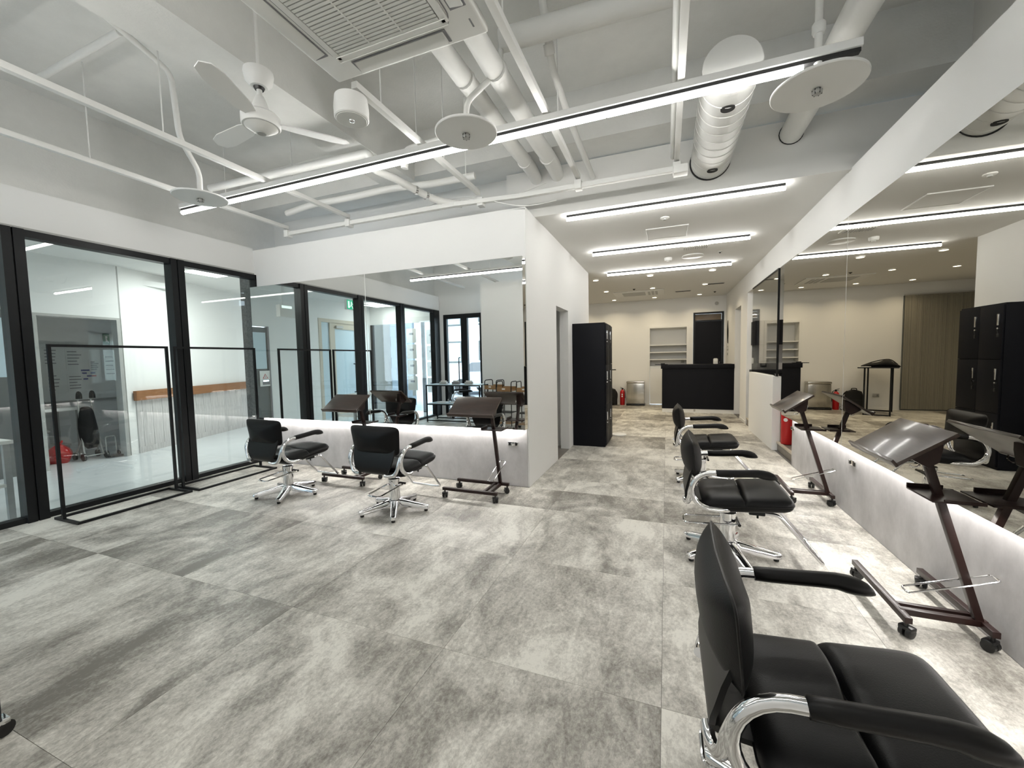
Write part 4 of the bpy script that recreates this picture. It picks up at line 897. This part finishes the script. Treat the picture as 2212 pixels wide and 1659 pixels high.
g = G(); g.grid(lambda a, b: ((0.13 + 0.02 * math.sin(a * 25)) * math.cos(a * 2 * PI) * math.sin(PI * (0.25 + 0.72 * b)) , (0.13 + 0.02 * math.cos(a * 19)) * math.sin(a * 2 * PI) * math.sin(PI * (0.25 + 0.72 * b)), 0.26 * b ** 0.8), 22, 8, True); bmesh.ops.holes_fill(g.bm, edges=g.bm.edges, sides=60); g.out('sack', RED, rb); G().tube(smooth_path([(0, 0, 0.25), (0.03, 0.02, 0.30), (0.06, 0.0, 0.27)], 4), 0.010, 6).out('tied_ears', RED, rb)
cn = thing('hand_trolley', 'small black hand trolley by the doorway jamb in the back room', 'trolley', (-7.44, 3.30, 0)); 
B('toe_plate', (-0.05, -0.09, 0.02), (0.10, 0.05, 0.035), RUBBER, cn)
G().tube(round_corners([(-0.04, -0.07, 0.03), (-0.05, -0.07, 0.30), (-0.05, 0.04, 0.30), (-0.04, 0.04, 0.03)], 0.03), 0.008, 8).out('frame', GRILLE, cn)
for s_ in (-0.08, 0.05): G().lathe([(0.02, -0.01), (0.04, -0.01), (0.04, 0.01), (0.02, 0.01)], (-0.02, s_, 0.04), 14, (0, 1, 0)).out('wheel', RUBBER, cn)
hs = thing('hall_shelf', 'grey metal table frame with two white shelves in the hall behind the glass', 'shelf', (-5.50, 1.12, 0))
for sx in (-1, 1):
    for sy in (-1, 1): B('leg', (sx * 0.22 - 0.02, sy * 0.50 - 0.02, 0), (sx * 0.22 + 0.02, sy * 0.50 + 0.02, 0.655), BRIGHTFRAME, hs)
B('shelf_board', (-0.25, -0.54, 0.6555), (0.25, 0.54, 0.685), WHITE, hs); B('shelf_board', (-0.25, -0.478, 0.29), (0.25, 0.478, 0.315), WHITE, hs)
# dark hall door with a warning notice, exit lights, beige doors
d3 = struct('door_3', (-7.30, 2.07, 0))
B('door_leaf', (-0.05, -0.37, 0), (0.0, 0.37, 2.0), GREYD, d3)
for a_, b_ in (((-0.04, -0.39, 0), (0.03, -0.3705, 2.02)), ((-0.04, 0.3705, 0), (0.03, 0.39, 2.02))): B('door_frame', a_, b_, INK, d3)
B('upper_pane', (0.001, -0.33, 1.2), (0.006, 0.33, 1.9), FROST, d3); B('door_handle', (0.001, -0.32, 0.95), (0.05, -0.20, 0.98), CHROME, d3)
wn = thing('warning_notice', 'white warning notice with red triangle on the dark hall door', 'sign', (-7.285, 1.80, 0.86)); B('sheet', (0, -0.11, 0), (0.004, 0.11, 0.30), PAPER, wn)
g = G(); g.prism([(-0.055, 0.15), (0.055, 0.15), (0, 0.245)], 0.0045, 0.0065, lambda x, y, h: (h, x, y)); g.out('triangle', REDINK, wn); g = G(); g.prism([(-0.037, 0.159), (0.037, 0.159), (0, 0.225)], 0.007, 0.0085, lambda x, y, h: (h, x, y)); g.out('triangle_field', PAPER, wn); B('exclamation', (0.009, -0.004, 0.166), (0.0098, 0.004, 0.205), INK, wn); B('picture', (0.0045, -0.09, 0.03), (0.0065, 0.06, 0.13), INK, wn)
d4 = struct('door_4', (-7.30, -0.20, 0))
g = G()
for a, b in (((-0.06, -0.66, 0), (0.03, -0.58, 2.30)), ((-0.06, 0.58, 0), (0.03, 0.66, 2.30)), ((-0.06, -0.58, 2.22), (0.03, 0.58, 2.30)), ((-0.06, 0.26, 0), (0.02, 0.33, 2.22)), ((-0.05, -0.58, 0), (0.01, 0.26, 0.10)), ((-0.05, -0.58, 0.10), (0.01, -0.48, 2.22)), ((-0.05, 0.17, 0.10), (0.01, 0.26, 2.22)), ((-0.05, -0.48, 2.08), (0.01, 0.17, 2.22))): g.box(a, b)
g.out('door_frame', BEIGE, d4); B('frosted_pane', (-0.03, -0.48, 0.10), (-0.01, 0.17, 2.08), FROST, d4); B('frosted_pane', (-0.03, 0.33, 0.0), (-0.01, 0.58, 2.22), FROST, d4)
B('door_closer', (0.015, -0.05, 2.10), (0.06, 0.16, 2.16), GRILLE, d4); G().tube(round_corners([(0.01, -0.40, 0.55), (0.07, -0.40, 0.55), (0.07, -0.40, 1.25), (0.01, -0.40, 1.25)], 0.04), 0.013, 8).out('door_handle', BLACK, d4)
es = thing('exit_sign', 'green lit exit sign hanging in the hall, seen in the back mirror', 'sign', (-6.55, 0.25, 2.45)); B('case', (-0.03, -0.13, 0), (0.03, 0.13, 0.22), WHITE, es, 0.006); B('lit_face', (0.0305, -0.12, 0.01), (0.034, 0.12, 0.21), EXITM, es)
g = G(); g.lathe([(0.018, 0), (0.018, 0.002)], (0.0345, -0.01, 0.165), 12, (1, 0, 0)); g.obox((0.0355, -0.005, 0.115), (0.002, 0.030, 0.07), Matrix.Rotation(0.3, 3, 'X')); g.obox((0.0355, 0.035, 0.065), (0.002, 0.018, 0.075), Matrix.Rotation(0.8, 3, 'X')); g.obox((0.0355, -0.035, 0.06), (0.002, 0.018, 0.08), Matrix.Rotation(-0.5, 3, 'X')); g.obox((0.0355, -0.04, 0.13), (0.002, 0.015, 0.06), Matrix.Rotation(-1.0, 3, 'X')); g.obox((0.0355, 0.07, 0.11), (0.002, 0.05, 0.15)); g.out('running_figure', EXITW, es); G().cyl((0, 0, 0.22), (0, 0, 0.2695), 0.008).out('hanger', WHITE, es)
e2 = thing('lamp_box', 'white emergency light box hanging from the hall ceiling, seen in the back mirror', 'lamp', (-6.6, 1.80, 2.15)); B('case', (-0.05, -0.20, 0), (0.05, 0.20, 0.22), WHITE, e2, 0.006); B('green_lens', (0.0505, -0.05, 0.16), (0.055, 0.16, 0.205), EXITW, e2); G().cyl((0, 0.1, 0.22), (0, 0.1, 0.5695), 0.008).out('hanger', WHITE, e2)

# ------------------------------------------------------------------ entrance end behind the camera, seen in the back mirror
we = struct('wall_entrance', (-2, -1.05, 0))
def ep(name, a, b, m=WALL, bev=0.0):
    o = B(name, a, b, m, bev=bev); o.parent = we; o.location = o.location - we.location; return o
ep('header', (-5.3, -1.15, 2.36), (1.55, -1.02, 3.70)); ep('white_panel', (-3.72, -0.62, 0), (1.385, -0.52, 2.92)); ep('jamb', (-5.04, -1.1, 0), (-4.92, -0.98, 2.36))
w5 = struct('window_5', (-4.3, -1.02, 0))
def w5p(name, a, b, m): 
    o = B(name, a, b, m); o.parent = w5; o.location = o.location - w5.location
w5p('head_rail', (-4.92, -1.06, 2.26), (-3.6, -0.98, 2.36), BLACK); w5p('mullion', (-4.92, -1.06, 0), (-4.84, -0.98, 2.26), BLACK); w5p('mullion', (-4.46, -1.06, 0), (-4.30, -0.98, 2.26), BLACK); w5p('mullion', (-3.98, -1.06, 0), (-3.84, -0.98, 2.26), BLACK); w5p('glass_pane', (-4.84, -1.025, 0.05), (-4.46, -1.018, 2.26), GLASS); w5p('glass_pane', (-4.30, -1.025, 0.05), (-3.98, -1.018, 2.26), GLASS); w5p('sill_rail', (-4.92, -1.06, 0), (-3.6, -0.98, 0.05), BLACK)
G().tube(round_corners([(-4.50, -0.98, 0.55), (-4.50, -0.92, 0.55), (-4.50, -0.92, 1.35), (-4.50, -0.98, 1.35)], 0.05), 0.012, 8).out('door_pull', BLACK, label='black bar handle of the entrance door, seen in the back mirror', cat='handle')
w6 = struct('window_6', (-6.2, -1.28, 0))
for a, b, m, nme in (((-7.28, -1.30, 2.25), (-5.12, -1.24, 2.72), WALL, 'head_panel'), ((-7.28, -1.30, 0), (-7.20, -1.24, 2.25), BLACK, 'mullion'), ((-6.35, -1.30, 0), (-6.27, -1.24, 2.25), BLACK, 'mullion'), ((-5.72, -1.30, 0), (-5.64, -1.24, 2.25), BLACK, 'mullion'), ((-5.20, -1.30, 0), (-5.12, -1.24, 2.25), BLACK, 'mullion'), ((-7.20, -1.275, 0.03), (-5.20, -1.268, 2.25), GLASS, 'glass_pane')):
    o = B(nme, a, b, m); o.parent = w6; o.location = o.location - w6.location
for k, (x, z) in enumerate(((-6.18, 1.75), (-6.18, 1.35), (-6.18, 0.95), (-6.18, 0.55), (-5.60, 1.70), (-5.60, 1.30), (-5.60, 0.90), (-5.60, 0.50))):
    t = thing('poster', 'white poster on the entrance glass in the back mirror, %s of the %s column' % (('topmost', 'second', 'third', 'lowest')[k % 4], ('outer', 'inner')[k // 4]), 'poster', (x + 0.16, -1.258, z), 0, 'posters on the entrance glass'); B('sheet', (-0.14, -0.003, 0), (0.14, 0.003, 0.36), PAPER, t); B('print', (-0.06, 0.0035, 0.20), (0.06, 0.005, 0.25), INK, t)
def trolley(label, x, y, rz=0.0):
    t = thing('tool_trolley', label, 'trolley', (x, y, 0), rz, 'wood topped tool trolleys')
    for s_ in (-1, 1):
        G().tube(round_corners([(s_ * 0.145, -0.13, 0.06), (s_ * 0.145, -0.13, 0.88), (s_ * 0.145, 0.13, 0.88), (s_ * 0.145, 0.13, 0.06)], 0.05), 0.009, 8).out('frame_hoop', BLACK, t)
    g = G(); g.box((-0.135, -0.15, 0.70), (0.135, 0.15, 0.715)); g.box((-0.135, -0.15, 0.715), (0.135, -0.137, 0.78)); g.box((-0.135, 0.137, 0.715), (0.135, 0.15, 0.78)); g.out('wood_tray', TANWOOD, t)
    for z in (0.52, 0.30, 0.10): B('wire_shelf', (-0.136, -0.12, z), (0.136, 0.12, z + 0.012), BLACK if z > 0.2 else TANWOOD, t)
    B('tray_label', (-0.03, 0.1505, 0.735), (0.03, 0.153, 0.76), PAPER, t)
    for sx in (-1, 1):
        for sy in (-1, 1):
            c = G().lathe([(0.016, -0.012), (0.026, -0.010), (0.026, 0.010), (0.016, 0.012)], (sx * 0.185, sy * 0.13, 0.026), 16, (1, 0.3, 0)).out('caster', RUBBER, t)
            o = G().box((sx * 0.172 - 0.026, sy * 0.13 - 0.014, 0.045), (sx * 0.172 + 0.026, sy * 0.13 + 0.014, 0.062), 0.003).out('caster_fork', CHROME, c); o.location = o.location - c.location
    return t
t0 = trolley('wood topped black tool trolley with one wheel at the edge of the frame', -2.375, 0.475)
copy_tree(t0, (-2.78, 0.42, 0), 0.05, 'wood topped black tool trolley, middle one of three in the back mirror', 'wood topped tool trolleys')
copy_tree(t0, (-3.24, -0.06, 0), 0.25, 'wood topped black tool trolley next to the display table in the back mirror', 'wood topped tool trolleys')
dt = thing('display_table', 'black frame display table with two glass shelves by the entrance, seen in the back mirror', 'table', (-4.12, -0.10, 0))
for sx in (-1, 1):
    for sy in (-1, 1): B('leg', (sx * 0.62 - 0.011, sy * 0.2 - 0.011, 0), (sx * 0.62 + 0.011, sy * 0.2 + 0.011, 0.78), BLACK, dt)
for z in (0.36, 0.758, 0.02):
    for sy in (-1, 1): B('rail', (-0.609, sy * 0.2 - 0.011, z), (0.609, sy * 0.2 + 0.011, z + 0.022), BLACK, dt)
B('glass_shelf', (-0.63, -0.212, 0.7805), (0.63, 0.212, 0.79), FROST, dt); B('glass_shelf', (-0.60, -0.188, 0.382), (0.60, 0.188, 0.392), FROST, dt)
for k in range(3):
    t = thing('card_holder', ('row of small grey cards on the display table', 'small dark box on the display table', 'small grey box at the trolley end of the display table')[k], 'box', (-4.42 + 0.30 * k, -0.07, 0.7905)); B('box_body', (-0.08, -0.04, 0), (0.08, 0.04, 0.05), GRILLE if k != 1 else INK, t, 0.004); B('card', (-0.07, -0.01, 0.0505), (0.07, 0.0, 0.075), PAPER, t)
for k in range(3):
    o = B('leaflet_stack', (-0.10, -0.07, 0), (0.10, 0.07, 0.02), PAPER, None); o.location = (-4.47 + k * 0.32, -0.10, 0.3925); tag(o, ('leaflets at the glazed end of the lower display shelf', 'leaflets midway on the lower display shelf', 'leaflets at the trolley end of the lower display shelf')[k], 'leaflets', 'leaflet stacks')
wch = copy_tree(ch, (-3.95, -0.15, 0), math.radians(-40), 'black styling chair parked by the entrance door, seen in the back mirror', 'styling chairs in the waiting area')
wch.location = (-4.33, -0.655, 0)

# ------------------------------------------------------------------ street outside
B('ground_street', (-20, -24, -0.20), (8, -1.32, -0.10), ROAD, kind='structure')
bw = struct('wall_street', (-7.4, -3.2, 0))
o = B('block_backing', (-8.1, -3.4, -0.1), (-7.4, -2.2, 2.6), SUB); o.parent = bw; o.location = o.location - bw.location
r4 = random.Random(2); bl = None
for iz in range(9):
    for iy in range(3):
        y0 = -3.38 + iy * 0.39 + (0.19 if iz % 2 else 0); y1 = min(y0 + 0.383, -2.2)
        o = B('brick', (-7.40, y0, -0.1 + iz * 0.30), (-7.385 + r4.uniform(0, 0.004), y1, 0.193 + iz * 0.30), BRICKM); o.parent = bw; o.location = o.location - bw.location
bd_ = thing('street_building', 'pale building across the street, seen through the entrance in the back mirror', 'building', (-6, -16, -0.1)); B('wall', (-9, -3, 0), (9, 0, 7), BUILD, bd_)
for k in range(6):
    for z in (1.2, 3.6): 
        wv = B('window', (-8 + k * 2.8, 0.001, z), (-6.4 + k * 2.8, 0.05, z + 1.4), GREYD, bd_); pn = B('pane', (-7.9 + k * 2.8, 0.051, z + 0.1), (-6.5 + k * 2.8, 0.06, z + 1.3), FROST, bd_)
cr_ = thing('parked_car', 'pale car parked in the street, seen in reflection', 'car', (-6.2, -7.5, -0.1), 0.1)
prof = [(-2.1, 0.3), (-2.1, 0.75), (-1.5, 0.85), (-0.9, 1.35), (0.7, 1.4), (1.35, 0.92), (2.0, 0.8), (2.1, 0.35)]
g = G(); g.prism(prof, -0.82, 0.82, lambda x, y, h: (x, h, y)); g.out('car_body', CARPAINT, cr_)
g = G(); g.prism([(-1.35, 0.92), (-0.85, 1.28), (0.65, 1.33), (1.15, 0.95)], -0.83, 0.83, lambda x, y, h: (x, h, y)); g.out('side_window', INK, cr_)
for sx in (-1.3, 1.3):
    for sy in (-0.8, 0.8): G().lathe([(0.2, -0.1), (0.32, -0.1), (0.32, 0.1), (0.2, 0.1)], (sx, sy, 0.32), 20, (0, 1, 0)).out('wheel', RUBBER, cr_)
